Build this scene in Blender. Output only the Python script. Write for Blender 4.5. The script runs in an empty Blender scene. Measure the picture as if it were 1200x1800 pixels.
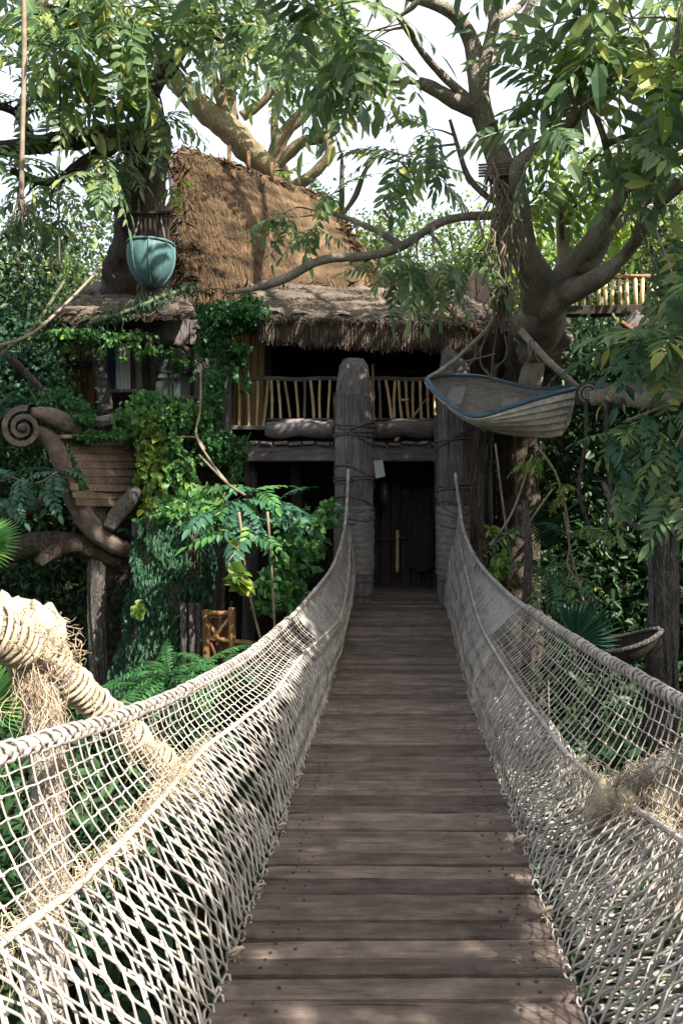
import bpy, math, random
import numpy as np
from mathutils import Vector, Matrix, Euler, noise

# ---------------------------------------------------------------- camera, sky, sun, exposure
sc = bpy.context.scene
F, CX, CY, EYE = 1400.0, 700.0, 880.0, 1.74          # focal length and principal point for a 1200 x 1800 frame
def P(px, py, d):
    return Vector(((px - CX) * d / F, d, EYE - (py - CY) * d / F))
cam = bpy.data.cameras.new('camera'); camo = bpy.data.objects.new('camera', cam)
sc.collection.objects.link(camo); sc.camera = camo
camo.location = (0, 0, EYE); camo.rotation_euler = (math.pi / 2, 0, 0)
cam.sensor_fit = 'VERTICAL'; cam.sensor_height = 36; cam.sensor_width = 24; cam.lens = 28
cam.shift_x = -100 / 1800; cam.shift_y = -20 / 1800
cam.clip_start = 0.05; cam.clip_end = 2000
SUN = Vector((0.60, -0.50, 0.75)).normalized()
world = bpy.data.worlds.new('World'); sc.world = world; world.use_nodes = True
wn = world.node_tree.nodes; wl = world.node_tree.links
sky = wn.new('ShaderNodeTexSky'); sky.sky_type = 'NISHITA'; sky.sun_disc = False
sky.sun_elevation = math.asin(SUN.z); sky.sun_rotation = math.atan2(SUN.x, SUN.y)
sky.air_density = 1.0; sky.dust_density = 4.0; sky.ozone_density = 1.0
thin = wn.new('ShaderNodeMix'); thin.data_type = 'RGBA'; thin.inputs[0].default_value = 0.6      # even veil of thin white cloud
thin.inputs[7].default_value = (3.5, 3.58, 3.66, 1)
wl.new(sky.outputs[0], thin.inputs[6]); wl.new(thin.outputs[2], wn['Background'].inputs[0]); wn['Background'].inputs[1].default_value = 0.15
sun = bpy.data.lights.new('sun', 'SUN'); suno = bpy.data.objects.new('sun', sun); sc.collection.objects.link(suno)
sun.energy = 5.0; sun.angle = math.radians(0.5); sun.color = (1.0, 0.93, 0.82)
suno.rotation_euler = SUN.to_track_quat('Z', 'Y').to_euler(); suno.location = (20, -20, 30)
sc.view_settings.view_transform = 'Standard'; sc.view_settings.look = 'None'
sc.view_settings.gamma = 1.0; sc.view_settings.exposure = 1.7

# ---------------------------------------------------------------- helpers
rnd = random.Random(11); nrg = np.random.default_rng(5)
COL = sc.collection; OFF = {}
def U(a, b): return rnd.uniform(a, b)
def V(*a): return Vector(a)

def thing(name, label, cat, loc, group=None):
    o = bpy.data.objects.new(name, None); COL.objects.link(o); o.location = loc
    o.empty_display_size = 0.2
    o['label'] = label; o['category'] = cat
    if group: o['group'] = group
    OFF[o] = Vector(loc); return o
def tag(o, label, cat, group=None):
    o['label'] = label; o['category'] = cat
    if group: o['group'] = group
    return o
def off(parent): return OFF.get(parent, Vector((0, 0, 0)))

class MB:
    """collects faces in world coordinates; build() makes one mesh object"""
    def __init__(s): s.v = []; s.f = []
    def add(s, vs, fs):
        b = len(s.v); s.v.extend([tuple(p) for p in vs]); s.f.extend([tuple(i + b for i in q) for q in fs]); return s
    def tube(s, pts, rad, n=6, cap=True, rough=0.0, seed=0.0, flat=1.0):
        pts = [Vector(p) for p in pts]; m = len(pts)
        if not hasattr(rad, '__len__'): rad = [rad] * m
        t0 = (pts[1] - pts[0]).normalized()
        up = Vector((0, 0, 1)) if abs(t0.z) < 0.9 else Vector((1, 0, 0))
        a = t0.cross(up).normalized(); vs = []
        for i in range(m):
            t = (pts[min(i + 1, m - 1)] - pts[max(i - 1, 0)])
            t = t.normalized() if t.length > 1e-9 else t0
            a = (a - t * a.dot(t))
            a = a.normalized() if a.length > 1e-6 else t.orthogonal().normalized()
            b = t.cross(a)
            for k in range(n):
                th = 2 * math.pi * k / n; r = rad[i]
                d = a * math.cos(th) + b * (math.sin(th) * flat)
                if rough:
                    q = pts[i] + d * r
                    r *= 1 + rough * noise.noise(Vector((q.x * 5 + seed, q.y * 5, q.z * 3))) + rough * 0.5 * noise.noise(q * 14)
                vs.append(pts[i] + d * r)
        fs = []
        for i in range(m - 1):
            for k in range(n):
                k2 = (k + 1) % n
                fs.append((i * n + k, i * n + k2, (i + 1) * n + k2, (i + 1) * n + k))
        if cap:
            fs.append(tuple(range(n - 1, -1, -1))); fs.append(tuple((m - 1) * n + k for k in range(n)))
        return s.add(vs, fs)
    def box(s, c, size, rot=None, bev=0.0):
        x, y, z = [q / 2 for q in size]; M = rot if rot is not None else Matrix.Identity(3); c = Vector(c)
        if bev <= 0:
            vs = [c + M @ Vector((sx * x, sy * y, sz * z)) for sx in (-1, 1) for sy in (-1, 1) for sz in (-1, 1)]
            return s.add(vs, [(0, 1, 3, 2), (4, 6, 7, 5), (0, 4, 5, 1), (2, 3, 7, 6), (0, 2, 6, 4), (1, 5, 7, 3)])
        ring = []
        for (cx, cz, q0) in ((1, 1, 0), (-1, 1, 1), (-1, -1, 2), (1, -1, 3)):
            for j in range(2):
                th = math.pi / 2 * (q0 + j)
                ring.append((cx * (x - bev) + math.cos(th) * bev, cz * (z - bev) + math.sin(th) * bev))
        vs = []
        for yy, k in ((-y, 1 - bev / max(x, z)), (-y + bev, 1), (y - bev, 1), (y, 1 - bev / max(x, z))):
            for (a, b) in ring: vs.append(c + M @ Vector((a * k, yy, b * k)))
        fs = []
        for i in range(3):
            for k in range(8):
                k2 = (k + 1) % 8; fs.append((i * 8 + k, i * 8 + k2, (i + 1) * 8 + k2, (i + 1) * 8 + k))
        fs.append(tuple(range(7, -1, -1))); fs.append(tuple(24 + k for k in range(8)))
        return s.add(vs, fs)
    def beam(s, a, b, w, h, bev=0.012, roll=0.0):
        """a bevelled beam from a to b, w across and h high"""
        a = Vector(a); b = Vector(b); t = (b - a); L = t.length; t.normalize()
        up = Vector((0, 0, 1)) if abs(t.z) < 0.9 else Vector((0, 1, 0))
        x = t.cross(up).normalized(); z = x.cross(t)
        M = Matrix((x, t, z)).transposed() @ Matrix.Rotation(roll, 3, 'Y')
        return s.box((a + b) / 2, (w, L, h), M, bev)
    def build(s, name, mat, parent=None, smooth=True, kind=None):
        me = bpy.data.meshes.new(name); o0 = off(parent)
        me.from_pydata([(p[0] - o0.x, p[1] - o0.y, p[2] - o0.z) for p in s.v], [], s.f)
        me.materials.append(MAT[mat])
        if smooth: me.polygons.foreach_set('use_smooth', [True] * len(me.polygons))
        me.update()
        o = bpy.data.objects.new(name, me); COL.objects.link(o)
        if parent is not None: o.parent = parent
        OFF[o] = o0
        if kind: o['kind'] = kind
        return o

def npmesh(name, v, f, mat, parent=None, smooth=False, kind=None):
    """v (N,3) world coordinates, f (M,k) faces"""
    me = bpy.data.meshes.new(name); o0 = off(parent)
    v = np.asarray(v, np.float32) - np.array(o0, np.float32); f = np.asarray(f, np.int32); k = f.shape[1]
    me.vertices.add(len(v)); me.vertices.foreach_set('co', v.ravel())
    me.loops.add(f.size); me.loops.foreach_set('vertex_index', f.ravel())
    me.polygons.add(len(f)); me.polygons.foreach_set('loop_start', np.arange(0, f.size, k, dtype=np.int32))
    if smooth: me.polygons.foreach_set('use_smooth', np.ones(len(f), bool))
    me.update(calc_edges=True); me.validate()
    me.materials.append(MAT[mat])
    o = bpy.data.objects.new(name, me); COL.objects.link(o)
    if parent is not None: o.parent = parent
    OFF[o] = o0
    if kind: o['kind'] = kind
    return o

def spline(pts, per=6):
    """Catmull-Rom through tuples (any dimension)"""
    p = [np.array(q, float) for q in pts]; p = [2 * p[0] - p[1]] + p + [2 * p[-1] - p[-2]]; out = []
    for i in range(1, len(p) - 2):
        for k in range(per):
            t = k / per
            out.append(0.5 * ((2 * p[i]) + (-p[i - 1] + p[i + 1]) * t + (2 * p[i - 1] - 5 * p[i] + 4 * p[i + 1] - p[i + 2]) * t * t
                              + (-p[i - 1] + 3 * p[i] - 3 * p[i + 1] + p[i + 2]) * t ** 3))
    out.append(p[-2]); return out
def pxline(pts, per=6):
    """pts (px, py, depth, radius in px) -> smooth world points and radii in metres"""
    w = [(*P(a, b, d), r * d / F) for a, b, d, r in pts]
    s = spline(w, per); return [Vector(q[:3]) for q in s], [max(0.002, float(q[3])) for q in s]

# leaves in bulk -------------------------------------------------
def leaf_arrays(cen, size, drop=0.3, wid=0.42, jit=0.35, up=0.4, rng=nrg, six=False):
    """one folded leaf at each point: returns verts and faces arrays"""
    n = len(cen); cen = np.asarray(cen)
    d = rng.normal(size=(n, 3)); d[:, 2] -= drop * 2.0; d /= np.linalg.norm(d, axis=1)[:, None]
    nn = rng.normal(size=(n, 3)); nn[:, 2] += up * 3
    nn -= d * (nn * d).sum(1)[:, None]; nn /= np.linalg.norm(nn, axis=1)[:, None] + 1e-9
    s = np.cross(d, nn); L = size * (1 + jit * rng.uniform(-1, 1, n)); L = L[:, None]; Wd = L * wid
    if not six:
        v = np.stack([cen, cen + d * L * .45 + s * Wd * .55 + nn * L * .10, cen + d * L, cen + d * L * .45 - s * Wd * .55 + nn * L * .10], 1).reshape(-1, 3)
        b = (np.arange(n) * 4)[:, None]
        f = np.concatenate([b + np.array([[0, 1, 2]]), b + np.array([[0, 2, 3]])], 0)
        return v, f
    v = np.stack([cen, cen + d * L * .18 + s * Wd * .5 + nn * L * .1, cen + d * L * .62 + s * Wd * .42 + nn * L * .08, cen + d * L - nn * L * .12,
                  cen + d * L * .62 - s * Wd * .42 + nn * L * .08, cen + d * L * .18 - s * Wd * .5 + nn * L * .1], 1).reshape(-1, 3)
    b = (np.arange(n) * 6)[:, None]
    f = np.concatenate([b + np.array([[0, 1, 2, 3]]), b + np.array([[0, 3, 4, 5]])], 0)
    return v, f
def blob_points(c, r, n, shell=0.55, rng=nrg, clumps=None, cr=0.22):
    """points gathered into clumps inside an ellipsoid"""
    c = np.array(c); r = np.array(r); k = clumps or max(6, n // 140)
    q = rng.normal(size=(k, 3)); q /= np.linalg.norm(q, axis=1)[:, None]; q *= (shell + (1 - shell) * rng.uniform(0, 1, k))[:, None]
    idx = rng.integers(0, k, n); sp = rng.normal(size=(n, 3)) * cr * rng.uniform(.5, 1.3, k)[idx][:, None]
    sp[:, 2] *= 0.6
    return c + (q[idx] + sp) * r, c + q * r

# fronds: shared meshes, placed as objects -----------------------
def leaflet(vs, fs, b, d, nrm, L, w, droop=0.15, fold=0.12):
    s = d.cross(nrm).normalized(); i = len(vs)
    m1 = b + d * L * .3 - nrm * L * droop * .15; m2 = b + d * L * .68 - nrm * L * droop * .55; tip = b + d * L - nrm * L * droop * 1.2
    vs += [b, m1 + s * w * .5 + nrm * w * fold, m1, m1 - s * w * .5 + nrm * w * fold, m2 + s * w * .42 + nrm * w * fold, m2, m2 - s * w * .42 + nrm * w * fold, tip]
    fs += [(i, i + 1, i + 2), (i, i + 2, i + 3), (i + 1, i + 4, i + 5, i + 2), (i + 2, i + 5, i + 6, i + 3), (i + 4, i + 7, i + 5), (i + 5, i + 7, i + 6)]
def frond_mesh(name, mat, L=0.6, pairs=6, ll=0.19, lw=0.065, droop=0.35, ang=60, taper=0.35, seed=1, stalk=0.18, tipleaf=True):
    r = random.Random(seed); mb = MB(); pts = []
    side = r.uniform(-.12, .12)
    for i in range(9):
        t = i / 8; pts.append(Vector((L * t * (1 - .12 * droop * t), side * L * t * t, -droop * L * t * t)))
    mb.tube(pts, [0.006 * (1 - .7 * i / 8) * max(1, L / .6) for i in range(9)], 3)
    vs = []; fs = []
    def at(t):
        k = min(7, int(t * 8)); q = t * 8 - k; return pts[k].lerp(pts[k + 1], q), (pts[k + 1] - pts[k]).normalized()
    for j in range(pairs):
        t = stalk + (1 - stalk) * j / (pairs - .3); p, tg = at(min(t, .999))
        yv = Vector((0, 0, 1)).cross(tg).normalized(); nz = tg.cross(yv)
        k = 1 - taper * (2 * abs(j / max(1, pairs - 1) - .42)) ** 2
        for sg in (-1, 1):
            a = math.radians(ang + r.uniform(-9, 9)) * (1 - .3 * j / pairs)
            d = (tg * math.cos(a) + yv * sg * math.sin(a) - nz * r.uniform(.0, .28)).normalized()
            n2 = (nz + yv * sg * r.uniform(-.15, .4)); n2 = (n2 - d * n2.dot(d)).normalized()
            leaflet(vs, fs, p + nz * .002, d, n2, ll * k * r.uniform(.88, 1.1), lw * k * r.uniform(.9, 1.1), droop=r.uniform(.05, .3))
    if tipleaf:
        p, tg = at(.999); yv = Vector((0, 0, 1)).cross(tg).normalized(); leaflet(vs, fs, p, tg, tg.cross(yv), ll, lw)
    mb.add(vs, fs)
    me = bpy.data.meshes.new(name); me.from_pydata(mb.v, [], mb.f); me.materials.append(MAT[mat]); me.update(); return me
def dirmat(p, d, roll=0.0, s=1.0):
    d = Vector(d).normalized(); y = Vector((0, 0, 1)).cross(d)
    y = y.normalized() if y.length > 1e-4 else Vector((0, 1, 0)); z = d.cross(y)
    M = Matrix((d, y, z)).transposed() @ Matrix.Rotation(roll, 3, 'X')
    return Matrix.Translation(p) @ M.to_4x4() @ Matrix.Scale(s, 4)
def inst(name, me, M, parent):
    o = bpy.data.objects.new(name, me); COL.objects.link(o); o.parent = parent
    o.matrix_local = Matrix.Translation(-off(parent)) @ M; return o
def place_fronds(parent, items, name='frond', limit=280, stuffname='foliage'):
    """items (matrix, mesh): the largest in view become objects, the rest one joined part per material"""
    def score(it):
        p = it[0].translation; sz = it[0].to_scale().x
        if p.y < .3: return 0
        u = CX + p.x / p.y * F; v = CY - (p.z - EYE) / p.y * F
        return sz / p.y if (-60 < u < 1260 and -60 < v < 1860) else 0
    items = sorted(items, key=score, reverse=True)
    for M, me in items[:limit]: inst(name, me, M, parent)
    rest = {}
    for M, me in items[limit:]: rest.setdefault(me.materials[0].name, []).append((M, me))
    for mn, lst in rest.items():
        mb = MB()
        for M, me in lst: mb.add([M @ v.co for v in me.vertices], [tuple(p.vertices) for p in me.polygons])
        mb.build(stuffname, mn, parent, smooth=False, kind='stuff')
def cluster(c, variants, n, s=1.0, el=(-55, 35), out=None, ow=0.6):
    """fronds radiating from a twig end"""
    res = []; a0 = U(0, 6.28)
    for k in range(n):
        az = a0 + 2 * math.pi * k / n + U(-.4, .4); e = math.radians(U(*el))
        d = Vector((math.cos(az) * math.cos(e), math.sin(az) * math.cos(e), math.sin(e)))
        if out is not None: d = (d + Vector(out) * ow).normalized()
        res.append((dirmat(c + d * .02, d, U(-.5, .5), s * U(.75, 1.15)), rnd.choice(variants)))
    return res
def shag(mb, c, n, L, r, spread, grav=0.6, curl=0.5, base=0.05, dirv=None, steps=5):
    for _ in range(n):
        p = Vector(c) + Vector((U(-1, 1), U(-1, 1), U(-1, 1))) * base
        d = Vector((U(-1, 1), U(-1, 1), U(-1, 1))).normalized() * spread + Vector((0, 0, -grav))
        if dirv is not None: d += Vector(dirv)
        l = L * U(.5, 1.3) / steps; pts = [p.copy()]
        for _k in range(steps):
            d = (d.normalized() + Vector((U(-1, 1), U(-1, 1), U(-1, 1) - grav * .3)) * curl).normalized(); p = p + d * l; pts.append(p.copy())
        rr = r * U(.6, 1.4); mb.tube(pts, [rr * (1 - .6 * i / steps) for i in range(steps + 1)], 3, cap=False)

# ---------------------------------------------------------------- materials
MAT = {}
def pmat(name, c1, c2, scale=4.0, stretch=(1, 1, 1), rough=0.8, bump=0.3, bscale=25.0, rand=0.15, island=0.0, c3=None, spec=0.25, coord='Object', dist=0.01, detail=6.0):
    m = bpy.data.materials.new(name); m.use_nodes = True; nt = m.node_tree; N = nt.nodes; Lk = nt.links; bs = N['Principled BSDF']
    tc = N.new('ShaderNodeTexCoord'); mp = N.new('ShaderNodeMapping'); mp.inputs['Scale'].default_value = stretch
    Lk.new(tc.outputs[coord], mp.inputs[0])
    oi = N.new('ShaderNodeObjectInfo'); mul = N.new('ShaderNodeVectorMath'); mul.operation = 'ADD'
    Lk.new(mp.outputs[0], mul.inputs[0]); sc10 = N.new('ShaderNodeMath'); sc10.operation = 'MULTIPLY'; sc10.inputs[1].default_value = 37.0
    Lk.new(oi.outputs['Random'], sc10.inputs[0]); Lk.new(sc10.outputs[0], mul.inputs[1])
    n1 = N.new('ShaderNodeTexNoise'); n1.inputs['Scale'].default_value = scale; n1.inputs['Detail'].default_value = detail; n1.inputs['Roughness'].default_value = .62
    Lk.new(mul.outputs[0], n1.inputs['Vector'])
    cr = N.new('ShaderNodeValToRGB'); cr.color_ramp.elements[0].color = (*c1, 1); cr.color_ramp.elements[1].color = (*c2, 1)
    cr.color_ramp.elements[0].position = .34; cr.color_ramp.elements[1].position = .66
    if c3: e = cr.color_ramp.elements.new(.80); e.color = (*c3, 1)
    Lk.new(n1.outputs['Fac'], cr.inputs[0]); col = cr.outputs[0]
    hv = N.new('ShaderNodeHueSaturation'); Lk.new(col, hv.inputs['Color']); col = hv.outputs[0]
    ma = N.new('ShaderNodeMapRange'); ma.inputs['To Min'].default_value = 1 - rand; ma.inputs['To Max'].default_value = 1 + rand
    if island:
        ge = N.new('ShaderNodeNewGeometry'); ma.inputs['To Min'].default_value = 1 - island; ma.inputs['To Max'].default_value = 1 + island
        Lk.new(ge.outputs['Random Per Island'], ma.inputs[0])
    else: Lk.new(oi.outputs['Random'], ma.inputs[0])
    Lk.new(ma.outputs[0], hv.inputs['Value'])
    Lk.new(col, bs.inputs['Base Color']); bs.inputs['Roughness'].default_value = rough; bs.inputs['Specular IOR Level'].default_value = spec
    if bump:
        n2 = N.new('ShaderNodeTexNoise'); n2.inputs['Scale'].default_value = bscale; n2.inputs['Detail'].default_value = 7; n2.inputs['Roughness'].default_value = .7
        Lk.new(mul.outputs[0], n2.inputs['Vector'])
        bp = N.new('ShaderNodeBump'); bp.inputs['Strength'].default_value = bump; bp.inputs['Distance'].default_value = dist
        Lk.new(n2.outputs['Fac'], bp.inputs['Height']); Lk.new(bp.outputs[0], bs.inputs['Normal'])
    MAT[name] = m; return m
def leafmat(name, c1, c2, c3=None, trans=0.35, rough=0.45, spec=0.3, hue=0.02):
    m = bpy.data.materials.new(name); m.use_nodes = True; nt = m.node_tree; N = nt.nodes; Lk = nt.links; bs = N['Principled BSDF']
    ge = N.new('ShaderNodeNewGeometry'); oi = N.new('ShaderNodeObjectInfo')
    ad = N.new('ShaderNodeMath'); ad.operation = 'ADD'; Lk.new(ge.outputs['Random Per Island'], ad.inputs[0]); Lk.new(oi.outputs['Random'], ad.inputs[1])
    fr = N.new('ShaderNodeMath'); fr.operation = 'FRACT'; Lk.new(ad.outputs[0], fr.inputs[0])
    cr = N.new('ShaderNodeValToRGB'); cr.color_ramp.elements[0].color = (*c1, 1); cr.color_ramp.elements[1].color = (*c2, 1)
    if c3:
        cr.color_ramp.elements[1].position = .82; e = cr.color_ramp.elements.new(.97); e.color = (*c3, 1)
    Lk.new(fr.outputs[0], cr.inputs[0])
    tc = N.new('ShaderNodeTexCoord'); nz = N.new('ShaderNodeTexNoise'); nz.inputs['Scale'].default_value = 9
    Lk.new(tc.outputs['Object'], nz.inputs['Vector'])
    hv = N.new('ShaderNodeHueSaturation'); mr = N.new('ShaderNodeMapRange'); mr.inputs['To Min'].default_value = .7; mr.inputs['To Max'].default_value = 1.3
    Lk.new(nz.outputs['Fac'], mr.inputs[0]); Lk.new(mr.outputs[0], hv.inputs['Value']); Lk.new(cr.outputs[0], hv.inputs['Color'])
    Lk.new(hv.outputs[0], bs.inputs['Base Color']); bs.inputs['Roughness'].default_value = rough; bs.inputs['Specular IOR Level'].default_value = spec
    tr = N.new('ShaderNodeBsdfTranslucent'); h2 = N.new('ShaderNodeHueSaturation'); h2.inputs['Hue'].default_value = .5 - hue; h2.inputs['Value'].default_value = 1.5
    Lk.new(hv.outputs[0], h2.inputs['Color']); Lk.new(h2.outputs[0], tr.inputs[0])
    mx = N.new('ShaderNodeMixShader'); mx.inputs[0].default_value = trans
    Lk.new(bs.outputs[0], mx.inputs[1]); Lk.new(tr.outputs[0], mx.inputs[2]); Lk.new(mx.outputs[0], N['Material Output'].inputs[0])
    MAT[name] = m; return m

pmat('plank', (.080, .060, .050), (.160, .128, .110), 2.2, (1.6, 9, 9), .78, 1.0, 11, .36, c3=(.23, .20, .178), dist=.008, detail=9)
# a plank has its own cracks and worn streaks
def crack_lines(m, amount=.75):
    nt = m.node_tree; N = nt.nodes; L = nt.links; bs = N['Principled BSDF']; src = bs.inputs['Base Color'].links[0].from_socket
    tc = N.new('ShaderNodeTexCoord'); mp = N.new('ShaderNodeMapping'); mp.inputs['Scale'].default_value = (1.1, 34, 1); L.new(tc.outputs['Object'], mp.inputs[0])
    oi = N.new('ShaderNodeObjectInfo'); k = N.new('ShaderNodeMath'); k.operation = 'MULTIPLY'; k.inputs[1].default_value = 53; L.new(oi.outputs['Random'], k.inputs[0])
    ad = N.new('ShaderNodeVectorMath'); ad.operation = 'ADD'; L.new(mp.outputs[0], ad.inputs[0]); L.new(k.outputs[0], ad.inputs[1])
    nz = N.new('ShaderNodeTexNoise'); nz.inputs['Scale'].default_value = 2.2; nz.inputs['Detail'].default_value = 5; L.new(ad.outputs[0], nz.inputs['Vector'])
    cr = N.new('ShaderNodeValToRGB'); e = cr.color_ramp.elements; e[0].position = .30; e[0].color = (.18, .17, .17, 1); e[1].position = .38; e[1].color = (1, 1, 1, 1); L.new(nz.outputs['Fac'], cr.inputs[0])
    mx = N.new('ShaderNodeMix'); mx.data_type = 'RGBA'; mx.blend_type = 'MULTIPLY'; mx.inputs[0].default_value = amount; L.new(src, mx.inputs[6]); L.new(cr.outputs[0], mx.inputs[7]); L.new(mx.outputs[2], bs.inputs['Base Color'])
crack_lines(MAT['plank'])
def stains(m, scale=5.0, lo=.55, amount=.8):
    nt = m.node_tree; N = nt.nodes; L = nt.links; bs = N['Principled BSDF']; src = bs.inputs['Base Color'].links[0].from_socket
    ge = N.new('ShaderNodeNewGeometry'); nz = N.new('ShaderNodeTexNoise'); nz.inputs['Scale'].default_value = scale; nz.inputs['Detail'].default_value = 8; nz.inputs['Roughness'].default_value = .7
    L.new(ge.outputs['Position'], nz.inputs['Vector']); cr = N.new('ShaderNodeValToRGB'); e = cr.color_ramp.elements
    e[0].position = .36; e[0].color = (lo, lo * .97, lo * .95, 1); e[1].position = .62; e[1].color = (1.15, 1.12, 1.1, 1); L.new(nz.outputs['Fac'], cr.inputs[0])
    mx = N.new('ShaderNodeMix'); mx.data_type = 'RGBA'; mx.blend_type = 'MULTIPLY'; mx.inputs[0].default_value = amount; L.new(src, mx.inputs[6]); L.new(cr.outputs[0], mx.inputs[7]); L.new(mx.outputs[2], bs.inputs['Base Color'])
stains(MAT['plank'])
pmat('old_wood', (.15, .137, .142), (.28, .255, .26), 5, (6, 6, .8), .82, .6, 14, .12, dist=.012)
pmat('wood_beam', (.10, .088, .092), (.195, .172, .175), 5, (.8, 6, 6), .82, .6, 14, .15, dist=.01)
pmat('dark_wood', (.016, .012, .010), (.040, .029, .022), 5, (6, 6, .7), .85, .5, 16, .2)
pmat('door_wood', (.030, .024, .021), (.062, .050, .044), 4, (8, 8, .7), .8, .5, 14, .2)
pmat('brown_wood', (.07, .040, .022), (.17, .10, .055), 4, (8, 8, .7), .75, .4, 16, .2)
pmat('hull_wood', (.17, .115, .085), (.33, .245, .19), 4, (.7, 8, 8), .7, .4, 14, .2)
pmat('mat_panel', (.20, .115, .045), (.33, .20, .085), 3, (22, 22, .8), .75, .4, 20, .1)
pmat('bamboo', (.38, .265, .14), (.60, .45, .26), 4, (3, 3, .6), .5, .2, 20, .28)
pmat('bamboo_old', (.13, .07, .03), (.26, .14, .06), 4, (3, 3, 1), .55, .2, 20, .2)
pmat('bamboo_grey', (.12, .11, .12), (.2, .18, .19), 4, (3, 3, .6), .6, .2, 20, .1)
pmat('rope', (.24, .222, .20), (.42, .392, .36), 18, (1, 1, 1), .9, .5, 160, .1, island=.18, dist=.003)
pmat('rope_dark', (.055, .048, .045), (.12, .105, .10), 18, (1, 1, 1), .9, .5, 120, .1, island=.2, dist=.003)
pmat('fray', (.27, .20, .125), (.50, .42, .31), 9, (1, 1, 1), .95, .3, 90, .1, island=.35)
pmat('wrap', (.25, .20, .14), (.46, .39, .30), 9, (1, 1, 1), .95, .5, 60, .1, island=.22)
pmat('moss_rope', (.05, .06, .03), (.13, .14, .07), 14, (1, 1, 1), .95, .6, 90, .1)
pmat('canvas', (.19, .18, .18), (.30, .285, .28), 14, (1, 1, 1), .9, .5, 150, .1)
pmat('canvas_dark', (.10, .092, .092), (.19, .175, .172), 8, (1, 1, 3), .92, .6, 60, .1)
pmat('thatch', (.048, .031, .018), (.135, .088, .048), 2.5, (1, 1, 1), .95, .5, 60, .1, island=.35)
pmat('thatch_grey', (.06, .048, .038), (.145, .115, .088), 8, (1, 1, 1), .95, .5, 60, .1, island=.3)
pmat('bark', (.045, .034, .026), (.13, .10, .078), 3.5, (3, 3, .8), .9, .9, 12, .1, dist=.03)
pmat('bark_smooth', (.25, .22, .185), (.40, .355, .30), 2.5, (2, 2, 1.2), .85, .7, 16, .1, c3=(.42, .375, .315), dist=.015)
pmat('bark_pale', (.16, .13, .07), (.30, .25, .15), 2.5, (2, 2, 1), .85, .7, 14, .1, dist=.02)
pmat('bark_grey', (.075, .066, .060), (.16, .142, .13), 3, (3, 3, .7), .9, .9, 12, .12, dist=.025)
pmat('vine', (.13, .10, .075), (.26, .21, .16), 6, (1, 1, 1), .9, .4, 50, .1, island=.2)
pmat('soil', (.015, .012, .008), (.04, .03, .02), 1.2, (1, 1, 1), .95, .8, 9, .0, dist=.08)
pmat('path', (.10, .085, .07), (.18, .155, .13), 2, (1, 1, 1), .9, .5, 30, .0)
pmat('boat_white', (.38, .345, .31), (.62, .58, .53), 5, (1, 5, 5), .6, .35, 14, .05, c3=(.22, .12, .07))
pmat('boat_blue', (.035, .080, .125), (.070, .145, .21), 6, (1, 3, 3), .5, .3, 20, .05, c3=(.12, .20, .27))
pmat('boat_inside', (.11, .095, .085), (.20, .18, .165), 5, (1, 5, 5), .75, .3, 18, .05)
pmat('bowl_blue', (.045, .115, .13), (.10, .19, .195), 2.5, (1, 1, .5), .55, .3, 12, .0, c3=(.12, .125, .115))
pmat('bowl_mauve', (.09, .10, .105), (.16, .155, .15), 3, (1, 1, 1), .6, .2, 12, .0)
pmat('scroll', (.13, .095, .078), (.26, .20, .17), 4, (1, 3, 3), .6, .35, 14, .05)
pmat('paper', (.42, .45, .50), (.52, .54, .58), 4, (1, 1, 1), .8, .1, 30, .0)
pmat('blue_cloth', (.02, .04, .10), (.05, .09, .19), 5, (4, 4, 1), .8, .3, 12, .1)
pmat('curtain', (.40, .45, .52), (.60, .64, .68), 5, (10, 10, .6), .8, .3, 12, .1)
pmat('dull_glass', (.035, .045, .045), (.075, .09, .085), 3, (1, 1, 1), .25, .1, 12, .1, spec=.5)
pmat('pot', (.09, .085, .08), (.16, .15, .14), 5, (1, 1, 1), .8, .3, 20, .1)
pmat('nail', (.02, .017, .015), (.05, .04, .035), 20, (1, 1, 1), .5, .2, 60, .0)
for _n, _s in (('rope', 4.0), ('old_wood', 2.2), ('wood_beam', 2.5), ('hull_wood', 3.0), ('boat_white', 5.0), ('boat_blue', 7.0), ('scroll', 4.0), ('bowl_blue', 4.0), ('bark_smooth', 2.0), ('thatch', 1.6), ('thatch_grey', 1.6)): stains(MAT[_n], _s, .5, .7)
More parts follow.
